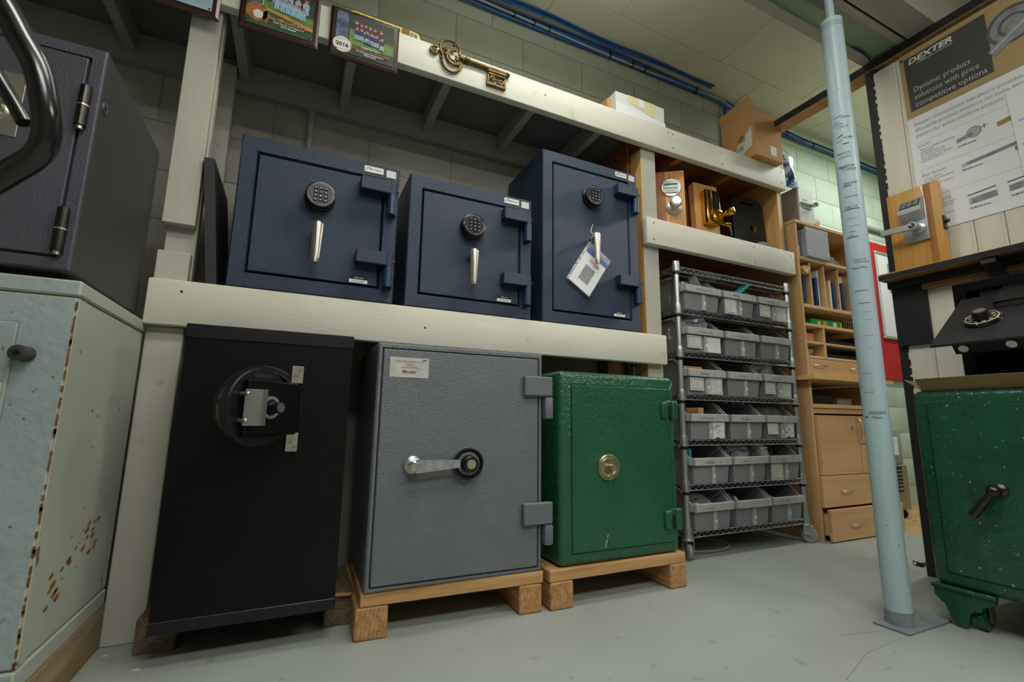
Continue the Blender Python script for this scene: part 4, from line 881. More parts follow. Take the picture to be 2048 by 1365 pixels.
for x, y, a in ((PXL, PYF, 75), (PXR, PYF, -35), (PXL, PYB, 40), (PXR, PYB, 20)):
    X = Matrix.Translation((x, y, 0)) @ Matrix.Rotation(rad(a), 4, 'Z')
    cs = B().lathe((0, 0, .088), (0, 0, 1), [(.026, 0), (.026, .006), (.015, .010), (.015, .018)], 18, 0, X).box(-.022, .030, -.019, -.015, .040, .088, bev=.002, X=X).box(-.022, .030, .015, .019, .040, .088, bev=.002, X=X).part('caster', 'zinc', rk)
    B().lathe((.014, -.012, .040), (0, 1, 0), [(.033, 0), (.0395, .003), (.0395, .021), (.033, .024)], 28, 0, X).lathe((.014, -.021, .040), (0, 1, 0), [(.008, 0), (.008, .042)], 10, 0, X).part('wheel', 'rubber', cs)

# one bin, then copies
bn = T('parts_bin', (0, 0, 0))
BW, BD, RH = .258, .34, .122           # width, depth, rim height
b = B(); tk = .0025
def shell(b, x0, x1, y0, y1, z0, zf, zb, inset):
    """open hopper bin: front low, back high, sides stepping up on a slant"""
    ys = [y0, y0+.02, y0+.085, y1]; zt = [zf, zf, zb, zb]
    for s_ in (0, 1):
        xo = x0 if s_ == 0 else x1; xi = xo+(tk if s_ == 0 else -tk)
        xob = xo+(inset if s_ == 0 else -inset); xib = xi+(inset if s_ == 0 else -inset)
        yb = [y0+.012, y0+.02, y0+.085, y1-.01]
        vs = [(xob, y, z0) for y in yb]+[(xo, y, z) for y, z in zip(ys, zt)]+[(xib, y, z0) for y in yb]+[(xi, y, z) for y, z in zip(ys, zt)]
        fs = []
        for i in range(3): fs += [[i, i+1, 5+i, 4+i], [8+i+1, 8+i, 12+i, 13+i], [4+i, 5+i, 13+i, 12+i]]
        if s_ == 0: fs = [f[::-1] for f in fs]
        b.add(vs, fs)
    b.prism([(x0+inset, y0+.012, z0), (x1-inset, y0+.012, z0), (x1, y0, zf), (x0, y0, zf)], (0, tk, 0))
    b.prism([(x0+inset, y1-.01, z0), (x1-inset, y1-.01, z0), (x1, y1, zb), (x0, y1, zb)], (0, -tk, 0))
    b.box(x0+inset, x1-inset, y0+.012, y1-.01, z0, z0+tk)
shell(b, .006, BW-.006, .012, BD, 0, RH, .178, .012); b.part('tub', 'bin_grey', bn)
rm = B().box(0, BW, 0, .012, RH-.036, RH, bev=.002).box(0, .010, .0, .05, RH-.036, RH, bev=.002).box(BW-.010, BW, .0, .05, RH-.036, RH, bev=.002)
for s_ in (.001, BW-.008): rm.prism([(s_, .045, RH-.006), (s_, .098, .172), (s_, .098, .181), (s_, .03, RH)], (.007, 0, 0)).box(s_, s_+.007, .095, BD, .172, .181)
rm = rm.part('rim', 'bin_rim', bn)
b = B()
for x in (.05, .115, .175, .226): b.box(x, x+.0012, -.0006, .001, RH-.034, RH-.002)
b.part('rim_rib', 'bin_grey', rm)
B().box(.128, .150, .0105, .0235, .0, RH-.037, bev=.002).part('front_rib', 'bin_rim', bn)
B().box(.155-.018, .155-.008, .0095, .0106, .030, .044).part('sticker', 'white_print', bn)
def label_sheet(par, x0, x1, z0, z1, y=.0105, form=True, torn=0):
    o = ORG[par.name]
    X = Matrix.Translation(o)
    if torn:
        rr = random.Random(torn); P = [(x0, z0), (x0+(x1-x0)*.4, z0+.012), (x0+(x1-x0)*.6, z0+.004), (x1, z0+.006), (x1-.003, (z0+z1)/2), (x1, z1), (x0, z1), (x0+.004, (z0+z1)/2)]
        p = B().prism([(x, y, z) for x, z in P], (0, -.0007, 0), 0, X).part('paper_label', 'paper', par, 'torn white paper label')
        b = B()
        for k in range(9): scribble(b, o+Vector((x0+.005+rr.random()*(x1-x0)*.6, y-.0008, z0+.012+rr.random()*(z1-z0)*.75)), FX, FZ, .014, .008, (0, -1, 0), 4, .003, k)
        b.part('tear', 'bin_grey', p); return
    p = B().box(x0, x1, y-.0008, y, z0, z1, X=X).part('paper_label', 'paper', par, 'white paper label')
    if form:
        b = B(); m = .007
        for q in ([(x0+m, z0+m), (x1-m, z0+m)], [(x0+m, z1-m), (x1-m, z1-m)], [(x0+m, z0+m), (x0+m, z1-m)], [(x1-m, z0+m), (x1-m, z1-m)]): b.strip([o+Vector((a, y-.0009, c)) for a, c in q], .0018, (0, -1, 0))
        b.part('form_border', 'ink', p)
        b = B(); nrow = max(2, int((z1-z0-2*m)/.009))
        for k in range(nrow): scribble(b, o+Vector((x0+m+.004, y-.0009, z1-m-.008-k*.009)), FX, FZ, (x1-x0-2*m-.008)*(.5+.5*random.random()), .0035, (0, -1, 0), 8, .0008, k)
        b.part('form_lines', 'pencil', p)
rowname = ('lowest rack shelf', 'second rack shelf up', 'third rack shelf up', 'fourth rack shelf up', 'fifth rack shelf up', 'sixth rack shelf up')
colname = ('left', 'middle', 'right')
BINS = {}
LBL = {(1, 2): [('f', .012, .105, .0, .088)], (2, 0): [('t', .148, .232, .0, .086)], (2, 2): [('p', .016, .098, .024, .082), ('t', .150, .226, .004, .086)],
       (3, 0): [('f', .018, .108, .018, .080), ('f', .150, .236, .002, .084)], (3, 2): [('f', .018, .100, .018, .082), ('f', .150, .226, .0, .080)],
       (4, 0): [('f', .012, .106, .018, .080), ('p', .146, .238, .002, .080)], (5, 1): [('f', .018, .110, .002, .088)], (5, 2): [('f', .018, .104, .014, .080), ('f', .150, .240, .0, .084)]}
WRITE = {(0, 0): ('', .06), (0, 2): ('', .06), (1, 0): ('L Handles 1', .07), (1, 1): ('Lever', .035), (1, 2): ('', .05), (2, 0): ('', .09), (2, 1): ('KA Safety', .075), (3, 0): ('1 KD Empty', .07), (3, 1): ('', .07), (3, 2): ('', .06), (4, 0): ('', .10), (4, 1): ('', .10), (5, 0): ('', .12), (5, 1): ('', .06), (5, 2): ('', .06)}
first = True
HAS = {(3, 2): 'holding shiny clear bags', (5, 1): 'with a green-edged envelope sticking out', (2, 0): 'with brown cartons and a torn label', (3, 0): 'with brown cartons inside', (1, 2): 'with a white and green packet inside', (0, 1): 'with a blue and white packet inside', (4, 0): 'with a pointed clear bag inside', (1, 1): 'with a clear bag over its side'}
for r in range(6):
    for c in range(3):
        o = bn if first else copy_tree(bn); first = False
        BINS[r, c] = o
        for q in [o]+list(o.children_recursive): ORG[q.name] = Vector((0, 0, 0))
for (r, c), o in BINS.items():
    jx = random.uniform(-.002, .002); dy = random.uniform(-.004, .004)
    o.location = (1.722+.268*c+jx, 1.667+dy, ZS[r]+.0038); ORG[o.name] = Vector((0, 0, 0))
    nm = f'plain grey bin at the {colname[c]} of the {rowname[r]}'
    if (r, c) in HAS: nm = f'{colname[c]} grey bin on {rowname[r]}, {HAS[r, c]}'
    tag(o, nm, 'bin', 'grey parts bins on the wire rack')
    for kind, x0, x1, z0, z1 in LBL.get((r, c), ()): label_sheet(o, x0, x1, z0, z1, torn=(r*3+c if kind == 't' else 0), form=(kind == 'f'))
    if (r, c) in WRITE:
        s_, w_ = WRITE[r, c]; rim = [q for q in o.children if q.name.startswith('rim')][0]
        if s_: text(rim, s_, (.07, -.0004, RH-.026), FX, FZ, .014, 'ink', width=w_, shear=.15, name='handwriting')
        else:
            b = B(); scribble(b, (.07, -.0006, RH-.024), FX, FZ, w_, .010, (0, -1, 0), int(w_/.006), .0014, r*7+c); b.part('handwriting', 'ink', rim)
# things lying in the bins
def crumple(name, mat, c, sx, sy, sz, label, cat, seed, peak=0.):
    rr = random.Random(seed); bm = bmesh.new(); bmesh.ops.create_icosphere(bm, subdivisions=3, radius=1)
    ph = [rr.uniform(0, 6) for _ in range(6)]
    for v in bm.verts:
        p = v.co.copy(); k = 1+.16*math.sin(5*p.x+ph[0])*math.sin(4*p.z+ph[1])+.14*math.sin(9*p.y+ph[2]+3*p.x)+rr.uniform(-.08, .08)
        p *= k; p.z += peak*max(0, p.z)**2*(1 if abs(p.x) < .5 else .3); v.co = Vector((p.x*sx, p.y*sy, p.z*sz))
    z0 = min(v.co.z for v in bm.verts); bm.verts.index_update()
    b = B(); b.add([Vector(c)+v.co-Vector((0, 0, z0)) for v in bm.verts], [[v.index for v in f.verts] for f in bm.faces]); bm.free()
    return b.top(name, mat, c, label, cat, ang=10)
def binpos(r, c, u=.5, v=.4, dz=.06): return (1.722+.268*c+BW*u, 1.667+BD*v, ZS[r]+dz)
FL = .0068
crumple('parts_bag', 'plastic_clear', binpos(3, 2, .42, .30, FL), .075, .06, .098, 'shiny clear bag heaped in the right bin of the fourth shelf', 'bag', 1, .2)
crumple('parts_bag', 'plastic_film', binpos(4, 0, .62, .32, FL), .08, .05, .088, 'pointed clear bag in the left bin of the fifth shelf', 'bag', 2, .45)
crumple('parts_bag', 'plastic_film', binpos(4, 0, .22, .35, FL), .05, .05, .080, 'grey clear bag at the left end of the fifth shelf', 'bag', 3, .3)
crumple('parts_bag', 'plastic_film', binpos(5, 0, .32, .32, FL), .07, .06, .068, 'clear bag in the left bin of the sixth shelf', 'bag', 4, .3)
crumple('parts_bag', 'plastic_film', binpos(5, 0, .78, .40, FL), .045, .05, .085, 'tall clear bag between the left and middle bins of the sixth shelf', 'bag', 14, .3)
crumple('parts_bag', 'paper', binpos(5, 1, .30, .35, FL), .06, .06, .066, 'pale crumpled packet in the middle bin of the sixth shelf', 'bag', 5, .2)
crumple('parts_bag', 'plastic_clear', binpos(2, 2, .6, .36, FL), .09, .06, .076, 'clear bag in the right bin of the third shelf', 'bag', 6, .1)
crumple('parts_bag', 'plastic_film', binpos(1, 1, .55, .32, FL), .09, .06, .080, 'cloudy clear bag in the middle bin of the second shelf', 'bag', 7, .1)
crumple('parts_bag', 'paper', binpos(1, 2, .22, .33, FL), .055, .05, .070, 'white paper packet in the right bin of the second shelf', 'bag', 8, .2)
crumple('parts_bag', 'green_plastic', binpos(1, 2, .62, .45, FL), .035, .04, .078, 'dark green packet in the right bin of the second shelf', 'bag', 9, .2)
crumple('parts_bag', 'plastic_clear', binpos(0, 0, .5, .36, FL), .10, .06, .064, 'flat clear bag in the left bin of the lowest shelf', 'bag', 10)
crumple('parts_bag', 'bag_blue', binpos(0, 1, .22, .32, FL), .055, .05, .064, 'blue and white packet in the middle bin of the lowest shelf', 'bag', 11)
crumple('parts_bag', 'paper', binpos(0, 2, .35, .36, FL), .06, .05, .062, 'pale packet in the right bin of the lowest shelf', 'bag', 12)
crumple('parts_bag', 'plastic_film', (2.06, 1.84, ZS[6]+.0035), .09, .06, .026, 'clear bag lying on the empty top shelf of the wire rack', 'bag', 13)
def carton(r, c, u0, u1, v0, v1, h, label, mat='cardboard'):
    x, y, z = binpos(r, c, 0, 0, FL); B().box(x+BW*u0, x+BW*u1, y+BD*v0, y+BD*v1, z, z+h, bev=.002).top('small_carton', mat, (x+BW*(u0+u1)/2, y+BD*(v0+v1)/2, z), label, 'box')
carton(2, 0, .08, .34, .14, .5, .148, 'brown carton at the left of the torn-label bin', 'cardboard_dark')
carton(2, 0, .36, .50, .12, .5, .150, 'light brown carton beside the darker one in the torn-label bin', 'cardboard')
carton(3, 0, .10, .58, .16, .6, .138, 'brown carton in the left bin of the fourth shelf', 'cardboard')
carton(5, 2, .38, .58, .16, .5, .138, 'small brown carton in the right bin of the sixth shelf', 'cardboard')
carton(1, 1, .08, .20, .3, .6, .12, 'orange-brown carton in the middle bin of the second shelf', 'cardboard')
B().prism([(1.722+.268+.10, 1.69, 1.30), (1.722+.268+.235, 1.69, 1.385), (1.722+.268+.24, 1.69, 1.375), (1.722+.268+.13, 1.69, 1.295)], (0, .05, 0)).top('envelope', 'teal', (2.1, 1.7, 1.30), 'teal edged packet sticking up out of the sixth shelf bins', 'packet')
B().prism([(1.722+.02, 1.70, .352), (1.722+.034, 1.70, .352), (1.722+.022, 1.70, .50), (1.722+.012, 1.70, .50)], (0, .08, 0)).top('envelope', 'teal', (1.745, 1.74, .352), 'teal card standing in the left bin of the second shelf', 'packet')
# hose loop on the floor under the rack
B().tube([(1.93+.17*math.cos(2*PI*i/36), 1.86+.11*math.sin(2*PI*i/36), .0075) for i in range(36)], .0065, 8, True).top('hose_loop', 'cable_grey', (1.93, 1.86, 0), 'loop of pale hose lying on the floor under the wire rack', 'hose')

# ================================================================ BOOKCASE
bc = T('bookcase', (3.0, 1.88, 0), 'tall maple bookcase with pigeonholes, drawers and a counter', 'cabinet')
L0, L1, YF, YB = 2.640, 3.345, 1.672, 2.10
bx('side_panel', 'maple', bc, L0, L0+.018, YF, YB, .897, 1.822); bx('side_panel', 'maple', bc, L1-.018, L1, YF, YB, .897, 1.822)
bx('side_panel', 'maple', bc, L0, L0+.022, YF+.002, YB, .0, .869); bx('side_panel', 'maple', bc, L1-.022, L1, YF+.002, YB, .0, .869)
bx('back', 'maple', bc, L0+.02, L1-.02, YB-.012, YB-.001, .02, 1.82)
bx('top_board', 'maple_x', bc, L0-.004, L1+.004, YF-.004, YB, 1.8225, 1.842)
B().prism([(L0-.05, YF-.062, .872), (L1+.02, YF-.062, .872), (L1+.02, YF-.062, .895), (L0-.05, YF-.062, .895)], (0, YB-YF+.06, 0)).part('counter', 'maple_light', bc)
for z0, z1 in ((1.598, 1.616), (1.303, 1.322), (1.190, 1.207)): bx('shelf', 'maple_light', bc, L0+.0185, L1-.0185, YF+.003, YB-.013, z0, z1)
for x in (2.780, 2.914, 3.055, 3.195): bx('divider', 'maple_light', bc, x-.006, x+.006, YF+.02, YB-.013, 1.3225, 1.5975)
bx('divider', 'maple_light', bc, 2.822, 2.838, YF+.004, YB-.013, 1.015, 1.1895)
bx('shelf', 'maple_light', bc, L0+.0185, 2.8215, YF+.004, YB-.013, 1.088, 1.100); bx('shelf', 'maple_light', bc, 2.8385, L1-.0185, YF+.004, YB-.013, 1.088, 1.100)
bx('shelf', 'maple_light', bc, L0+.0185, L1-.0185, YF+.002, YB-.013, 1.000, 1.0145)
def pull(par, x, z, y, vert=False, l=.105):
    d = [(-.5, 0), (-.46, .018), (-.2, .026), (.2, .026), (.46, .018), (.5, 0)]
    pts = [((x, y-q, z+l*p) if vert else (x+l*p, y-q, z)) for p, q in d]
    B().tube(smooth(pts, 3), .0042, 8).part('handle', 'steel_warm', par)
dw = bx('drawer', 'maple_x', bc, L0+.020, L1-.020, YF, YF+.02, .904, .996); pull(dw, 2.745, .958, YF); pull(dw, 3.09, .955, YF)
bx('niche_floor', 'maple_light', bc, L0+.0225, L1-.0225, YF+.003, YB-.013, .715, .738); bx('rail', 'maple_x', bc, L0+.0225, L1-.0225, YF+.012, YF+.03, .684, .7145)
dr = bx('door', 'maple_x', bc, L0+.020, 3.030, YF-.018, YF+.001, .346, .674); pull(dr, 3.012, .595, YF-.018, True, .13)
B().lathe((2.962, YF-.0182, .605), (0, -1, 0), [(.010, 0), (.010, .003), (.006, .005)], 18).part('lock', 'steel', dr)
for z0, z1 in ((.512, .674), (.346, .508)): d = bx('drawer', 'maple_x', bc, 3.034, L1-.002, YF-.018, YF+.001, z0, z1); pull(d, 3.19, (z0+z1)/2+.02, YF-.018)
d = bx('drawer', 'maple_x', bc, L0+.006, L1-.002, YF-.018, YF+.001, .176, .342); pull(d, 2.858, .258, YF-.018); pull(d, 3.20, .258, YF-.018)
d = B().box(L0+.012, L1-.002, YF-.045, YF-.026, .006, .168, bev=.0015).part('drawer', 'maple_x', bc); pull(d, 2.865, .085, YF-.045); pull(d, 3.20, .085, YF-.045)
B().box(L0+.03, L1-.03, YF-.026, YF+.2, .03, .14).part('drawer_box', 'maple_light', bc)
# on and in the bookcase
dv = T('instrument_box', (2.82, 1.78, 1.842), 'pale grey metal instrument box with knob and slotted front, on the bookcase', 'device')
bx('case', 'device_side', dv, 2.745, 2.885, 1.712, 1.86, 1.8425, 2.092, bev=.006, seg=2)
fc_ = bx('front_panel', 'device_grey', dv, 2.748, 2.892, 1.700, 1.712, 1.858, 2.094, bev=.002)
bx('front_foot', 'white_print', dv, 2.748, 2.892, 1.696, 1.712, 1.8425, 1.8575, bev=.002)
bx('slot_bar', 'chrome', fc_, 2.760, 2.872, 1.690, 1.6998, 1.982, 1.992, bev=.001); bx('slot', 'ink', fc_, 2.764, 2.868, 1.6985, 1.7, 1.955, 1.959, bev=0)
b = B()
for k in range(3): b.cyl((2.79+.018*k, 1.6985, 2.013), (2.79+.018*k, 1.6999, 2.013), .0035, n=8)
for k in range(5): b.cyl((2.772+.016*k, 1.6985, 1.970), (2.772+.016*k, 1.6999, 1.970), .003, n=8)
b.part('vent_holes', 'ink', fc_)
for x, z in ((2.756, 2.084), (2.884, 1.866)): B().lathe((x, 1.6998, z), (0, -1, 0), [(.004, 0), (.003, .002)], 10).part('screw', 'old_iron', fc_)
B().lathe((2.868, 1.699, 1.985), (0, -1, 0), [(.010, 0), (.010, .014), (.016, .016), (.016, .034), (.013, .037)], 20).part('knob', 'chrome', dv)
pt = T('paper_roll', (3.0, 1.80, 1.842), 'roll of cream paper towel with a loose end, behind the instrument box', 'paper roll')
ro = B().lathe((2.90, 1.82, 1.912), (1, -.25, 0), [(.022, 0), (.066, 0), (.066, .105), (.022, .105)], 32, ring=True).part('roll', 'towel', pt)
B().lathe((2.905, 1.819, 1.912), (1, -.25, 0), [(.021, 0), (.021, .0985)], 20).part('core', 'cardboard_dark', pt)
B().prism([(3.004, 1.79, 1.974), (3.075, 1.79, 1.990), (3.105, 1.79, 1.955), (3.099, 1.79, 1.953), (3.072, 1.79, 1.983), (3.002, 1.79, 1.970)], (-.0, .07, 0)).part('loose_end', 'towel', pt)
gb = T('junction_box', (2.82, 1.78, 1.6165), 'grey square electrical box with corner screws, on the top bookcase shelf', 'box')
bx('case', 'box_grey', gb, 2.724, 2.928, 1.668, 1.84, 1.6168, 1.80, bev=.003); cv = bx('cover', 'box_grey', gb, 2.716, 2.934, 1.658, 1.6678, 1.6190, 1.808, bev=.002)
for x in (2.732, 2.918):
    for z in (1.65, 1.79): B().lathe((x, 1.6582, z), (0, -1, 0), [(.006, 0), (.005, .004)], 12).part('screw', 'white_print', cv)
for x in (2.79, 2.87): B().lathe((x, 1.6582, 1.725), (0, -1, 0), [(.0032, 0), (.0025, .001)], 8).part('hole', 'ink', cv)
B().box(2.668, 2.712, 1.70, 1.80, 1.6165, 1.70, bev=.003).top('white_carton', 'white_card', (2.69, 1.75, 1.6165), 'small white carton left of the grey electrical box', 'box')
crumple('dark_bag', 'plastic_film', (3.10, 1.80, 1.6165), .09, .07, .045, 'dark heap of bagged parts on the top bookcase shelf behind the pole', 'bag', 21)
B().box(2.955, 2.985, 1.73, 1.80, 1.6165, 1.72, bev=.004).top('grey_bottle', 'bin_grey', (2.97, 1.76, 1.6165), 'small grey container right of the electrical box', 'bottle')
def binder(x, tilt, h, lab, m='binder_blue', wd=.022):
    t = T('binder', (x, 1.80, 1.3225), lab, 'binder', 'binders in the bookcase pigeonholes')
    X = Matrix.Translation((x, 0, 1.3225)) @ Matrix.Rotation(rad(tilt), 4, 'Y')
    B().box(-wd/2, wd/2, 1.700, 1.95, .0, h, bev=.002, X=X).part('cover', m, t)
    B().lathe((0, 0, 0), (0, -1, 0), [(.007, 0), (.007, .001), (.004, .0012)], 14, 0, X @ Matrix.Translation((0, 1.7002, .035))).part('finger_ring', 'old_iron', t)
binder(2.715, 6, .190, 'blue binder leaning in the leftmost pigeonhole'); binder(2.842, 1, .190, 'blue binder in the second pigeonhole, beside a white card')
B().box(2.860, 2.872, 1.705, 1.94, 1.3225, 1.56, bev=.001).top('white_folder', 'paper', (2.866, 1.82, 1.3225), 'white folder standing in the second pigeonhole', 'folder')
B().box(2.968, 2.984, 1.700, 1.95, 1.3225, 1.512, bev=.001).top('cream_book', 'cream', (2.976, 1.82, 1.3225), 'cream book in the third pigeonhole beside a blue binder', 'book')
binder(3.014, 0, .182, 'blue binder right of the cream book'); binder(3.105, 0, .190, 'blue binder in the fourth pigeonhole'); binder(3.225, 0, .200, 'blue binder beside the pole, in the rightmost pigeonhole')
B().box(3.072, 3.185, 1.74, 1.95, 1.5135, 1.580, bev=.002).top('white_box', 'white_card', (3.13, 1.85, 1.5135), 'white box lying across the top of the fourth pigeonhole', 'box')
crumple('foam_block', 'foam', (2.738, 1.700, 1.5140), .034, .024, .026, 'lump of tan foam stuck at the top of the leftmost pigeonhole', 'foam', 31)
gx = T('green_carton', (2.92, 1.75, 1.2075), 'bright green and yellow carton on the bookcase shelf below the binders', 'box')
Xq = Matrix.Translation((2.945, 1.76, 1.2075)) @ Matrix.Rotation(rad(-4), 4, 'Z')
g1 = B().box(-.135, .135, -.04, .05, 0, .050, bev=.002, X=Xq).part('carton', 'green_box', gx)
for x0, x1, m in ((-.085, -.055, 'yellow_print'), (.118, .133, 'yellow_print'), (-.035, .0, 'orange_print'), (.055, .085, 'white_print')): B().box(x0, x1, -.0408, -.0398, .008 if m != 'yellow_print' else .0, .040, X=Xq).part('print_patch', m, g1)
wk = T('wire_basket', (3.22, 1.75, 1.2075), 'small wire rack beside the green carton', 'basket')
b = B()
for k in range(9): b.tube([(3.115+.024*k, 1.72, 1.209), (3.115+.024*k, 1.72, 1.270)], .0022, 6)
b.tube([(3.105, 1.72, 1.270), (3.315, 1.72, 1.270)], .0028, 6).tube([(3.105, 1.72, 1.2105), (3.315, 1.72, 1.2105)], .0028, 6).tube([(3.105, 1.80, 1.2105), (3.315, 1.80, 1.2105)], .0028, 6)
for k in range(9): b.tube([(3.115+.024*k, 1.72, 1.2105), (3.115+.024*k, 1.80, 1.2105)], .0022, 6)
b.part('wires', 'steel_warm', wk)
B().box(2.69, 2.80, 1.72, 1.84, 1.1005, 1.160, bev=.002).top('small_carton', 'cardboard', (2.75, 1.78, 1.1005), 'brown carton in the upper left cubby under the green carton', 'box')
crumple('parts_bag', 'plastic_film', (2.72, 1.75, 1.015), .05, .05, .026, 'clear bag in the lower left cubby of the bookcase', 'bag', 22)
for z, lab in ((1.1005, 'black letter tray in the upper right cubby of the bookcase'), (1.0150, 'black letter tray in the lower right cubby of the bookcase')):
    t = T('letter_tray', (3.02, 1.80, z), lab, 'tray')
    bx('base', 'black_plastic', t, 2.87, 3.16, 1.69, 1.92, z, z+.005); bx('side', 'black_plastic', t, 2.87, 2.876, 1.69, 1.92, z+.0052, z+.06); bx('side', 'black_plastic', t, 3.154, 3.16, 1.69, 1.92, z+.0052, z+.06); bx('front', 'black_plastic', t, 2.877, 3.153, 1.69, 1.695, z+.0052, z+.025)
mg = T('bottle', (3.20, 1.70, 1.015), 'white and green bottle lying in the lower right cubby beside the pole', 'bottle')
B().lathe((3.19, 1.72, 1.0455), (1, 0, 0), [(.022, 0), (.030, .01), (.030, .06)], 20).part('body', 'white_print', mg); B().lathe((3.2505, 1.72, 1.0455), (1, 0, 0), [(.0302, 0), (.0302, .05), (.02, .06)], 20).part('cap', 'green_plastic', mg)
cl = T('clear_box', (3.12, 1.82, .7385), 'clear plastic box with a lid in the open niche under the counter', 'box')
bx('tub', 'plastic_film', cl, 3.05, 3.20, 1.77, 1.90, .7385, .775); bx('lid', 'plastic_film', cl, 3.045, 3.205, 1.765, 1.905, .7755, .784)
B().box(2.80, 3.02, 1.78, 1.95, .7385, .80, bev=.004).top('dark_case', 'black_plastic', (2.9, 1.86, .7385), 'dark flat case at the left of the niche under the counter', 'case')

# ================================================================ FAR WALL ITEMS
rb = B().box(4.15, 5.3, 2.098, 2.118, .98, 2.15, bev=.003).top('notice_board', 'red_board', (4.7, 2.118, .98), 'large red notice board on the mint wall', 'board')
wbd = T('whiteboard', (4.72, 2.09, 1.32), 'small whiteboard with a calendar sheet, mounted on the red board', 'whiteboard')
bx('panel', 'white_board', wbd, 4.335, 5.02, 2.086, 2.097, 1.345, 2.045)
for a in ((4.315, 5.04, 2.045, 2.070), (4.315, 5.04, 1.32, 1.345)): bx('frame', 'alu', wbd, a[0], a[1], 2.080, 2.0975, a[2], a[3], bev=.004)
bx('frame', 'alu', wbd, 4.315, 4.3345, 2.080, 2.0975, 1.3455, 2.0445, bev=.004); bx('frame', 'alu', wbd, 5.0205, 5.04, 2.080, 2.0975, 1.3455, 2.0445, bev=.004)
bx('photo', 'silver_print', wbd, 4.48, 4.95, 2.0848, 2.0858, 1.72, 1.98, bev=0)
cs_ = bx('calendar_sheet', 'poster_white', wbd, 4.50, 4.95, 2.0838, 2.0846, 1.42, 1.71, bev=0)
b = B()
for k in range(6): b.strip([(4.53, 2.0836, 1.46+.036*k), (4.92, 2.0836, 1.46+.036*k)], .002, (0, -1, 0))
for k in range(8): b.strip([(4.53+.0557*k, 2.0836, 1.46), (4.53+.0557*k, 2.0836, 1.64)], .002, (0, -1, 0))
b.part('calendar_grid', 'grey_print', cs_)
ap = T('wheeled_appliance', (3.72, 1.95, 0), 'grey and tan wheeled appliance standing by the mint wall behind the pole', 'appliance')
bx('upper_case', 'appliance', ap, 3.46, 3.86, 1.84, 2.09, .355, .60, bev=.012, seg=2)
ub = bx('lower_case', 'appliance_tan', ap, 3.47, 3.88, 1.835, 2.09, .06, .3545, bev=.006)
bx('vent_panel', 'black_plastic', ap, 3.50, 3.80, 1.829, 1.8345, .18, .345)
b = B()
for k in range(6): b.box(3.70, 3.79, 1.822, 1.8285, .195+.024*k, .207+.024*k, bev=.002)
b.part('vent_fins', 'steel', ap)
bx('grip_recess', 'white_print', ap, 3.70, 3.80, 1.834, 1.8398, .42, .54, bev=.003); bx('top_dome', 'white_print', ap, 3.52, 3.82, 1.87, 2.08, .6005, .64, bev=.015, seg=2)
bx('latch', 'appliance_tan', ap, 3.8805, 3.92, 1.86, 1.90, .29, .33, bev=.006)
for x in (3.52, 3.83):
    for y in (1.87, 2.05): B().cyl((x-.01, y, .030), (x+.01, y, .030), .0295, n=18).part('caster', 'black_plastic', ap)
B().box(3.36, 5.2, 1.56, 2.115, -.001, .0004).part('floor_sheet', 'osb', bpy.data.objects['floor'], 'tan chipboard patch on the floor')

# ================================================================ POLE
pp = T('support_pole', (1.80, .923, 0), 'pale blue steel support pole with handwritten height marks', 'pole')
PR = .0368
B().lathe((1.80, .923, .008), (0, 0, 1), [(PR, 0), (PR, 2.185), (PR-.002, 2.187)], 40).part('tube', 'pole_paint', pp)
B().lathe((1.80, .923, 2.1952), (0, 0, 1), [(.0145, 0), (.0145, .215)], 24).part('jack_screw', 'pole_paint', pp)
bx('top_plate', 'safe_grey', pp, 1.645, 1.955, .815, 1.03, 2.411, 2.4245, bev=.002, label='grey bearing plate under the girder')
bx('base_plate', 'pole_worn', pp, 1.735, 1.985, .868, .968, .0005, .0078, bev=.002)
B().lathe((1.80, .923, .0081), (0, 0, 1), [(PR+.002, 0), (PR+.0007, .035), (PR+.0001, .04)], 40).part('base_collar', 'pole_worn', pp)
b = B()
for z in (2.155, 2.163, 2.172): b.lathe((1.80, .923, z), (0, 0, 1), [(PR+.0003, 0), (PR+.0003, .0014)], 40)
b.part('pencil_ring', 'pencil', pp)
AX = math.atan2(-.923, -1.80)          # towards the room centre
def on_pole(u, v, lift=.0007): a = AX-.25+u/PR; return (1.80+(PR+lift)*math.cos(a), .923+(PR+lift)*math.sin(a), v)
def pole_text(s_, u, v, size, mat='pencil', tilt=0., width=None):
    vs, fs = text_geo(s_, size, shear=.25)
    if width: f = width/max(x.x for x in vs); vs = [Vector((x.x*f, x.y)) for x in vs]
    B().add([on_pole(u+x.x, v+x.y+tilt*x.x) for x in vs], fs).part('handwriting', mat, pp)
def pole_line(u0, u1, v0, v1=None, mat='pencil', t=.0016):
    v1 = v0 if v1 is None else v1; n = 8; P = [on_pole(u0+(u1-u0)*i/n, v0+(v1-v0)*i/n) for i in range(n+1)]; b = B()
    for a, q in zip(P, P[1:]):
        a, q = Vector(a), Vector(q); b.add([a-Vector((0, 0, t/2)), q-Vector((0, 0, t/2)), q+Vector((0, 0, t/2)), a+Vector((0, 0, t/2))], [[0, 1, 2, 3]])
    b.part('height_mark', mat, pp)
pole_line(-.02, .012, 1.766, mat='ink'); pole_text('6/22/09', .006, 1.756, .010); pole_line(-.022, .0, 1.745)
pole_text('1/12/13', -.012, 1.718, .012); pole_line(-.02, .01, 1.735)
pole_line(-.012, .006, 1.682, 1.690, 'ink', .003); pole_text('Jordan', .004, 1.672, .013); pole_text('6/12', -.018, 1.664, .010); pole_line(.002, .022, 1.652, mat='ink', t=.003)
pole_text('MARCUAL', -.020, 1.612, .012, width=.042); pole_text('2-20-2021', -.016, 1.597, .010, width=.04)
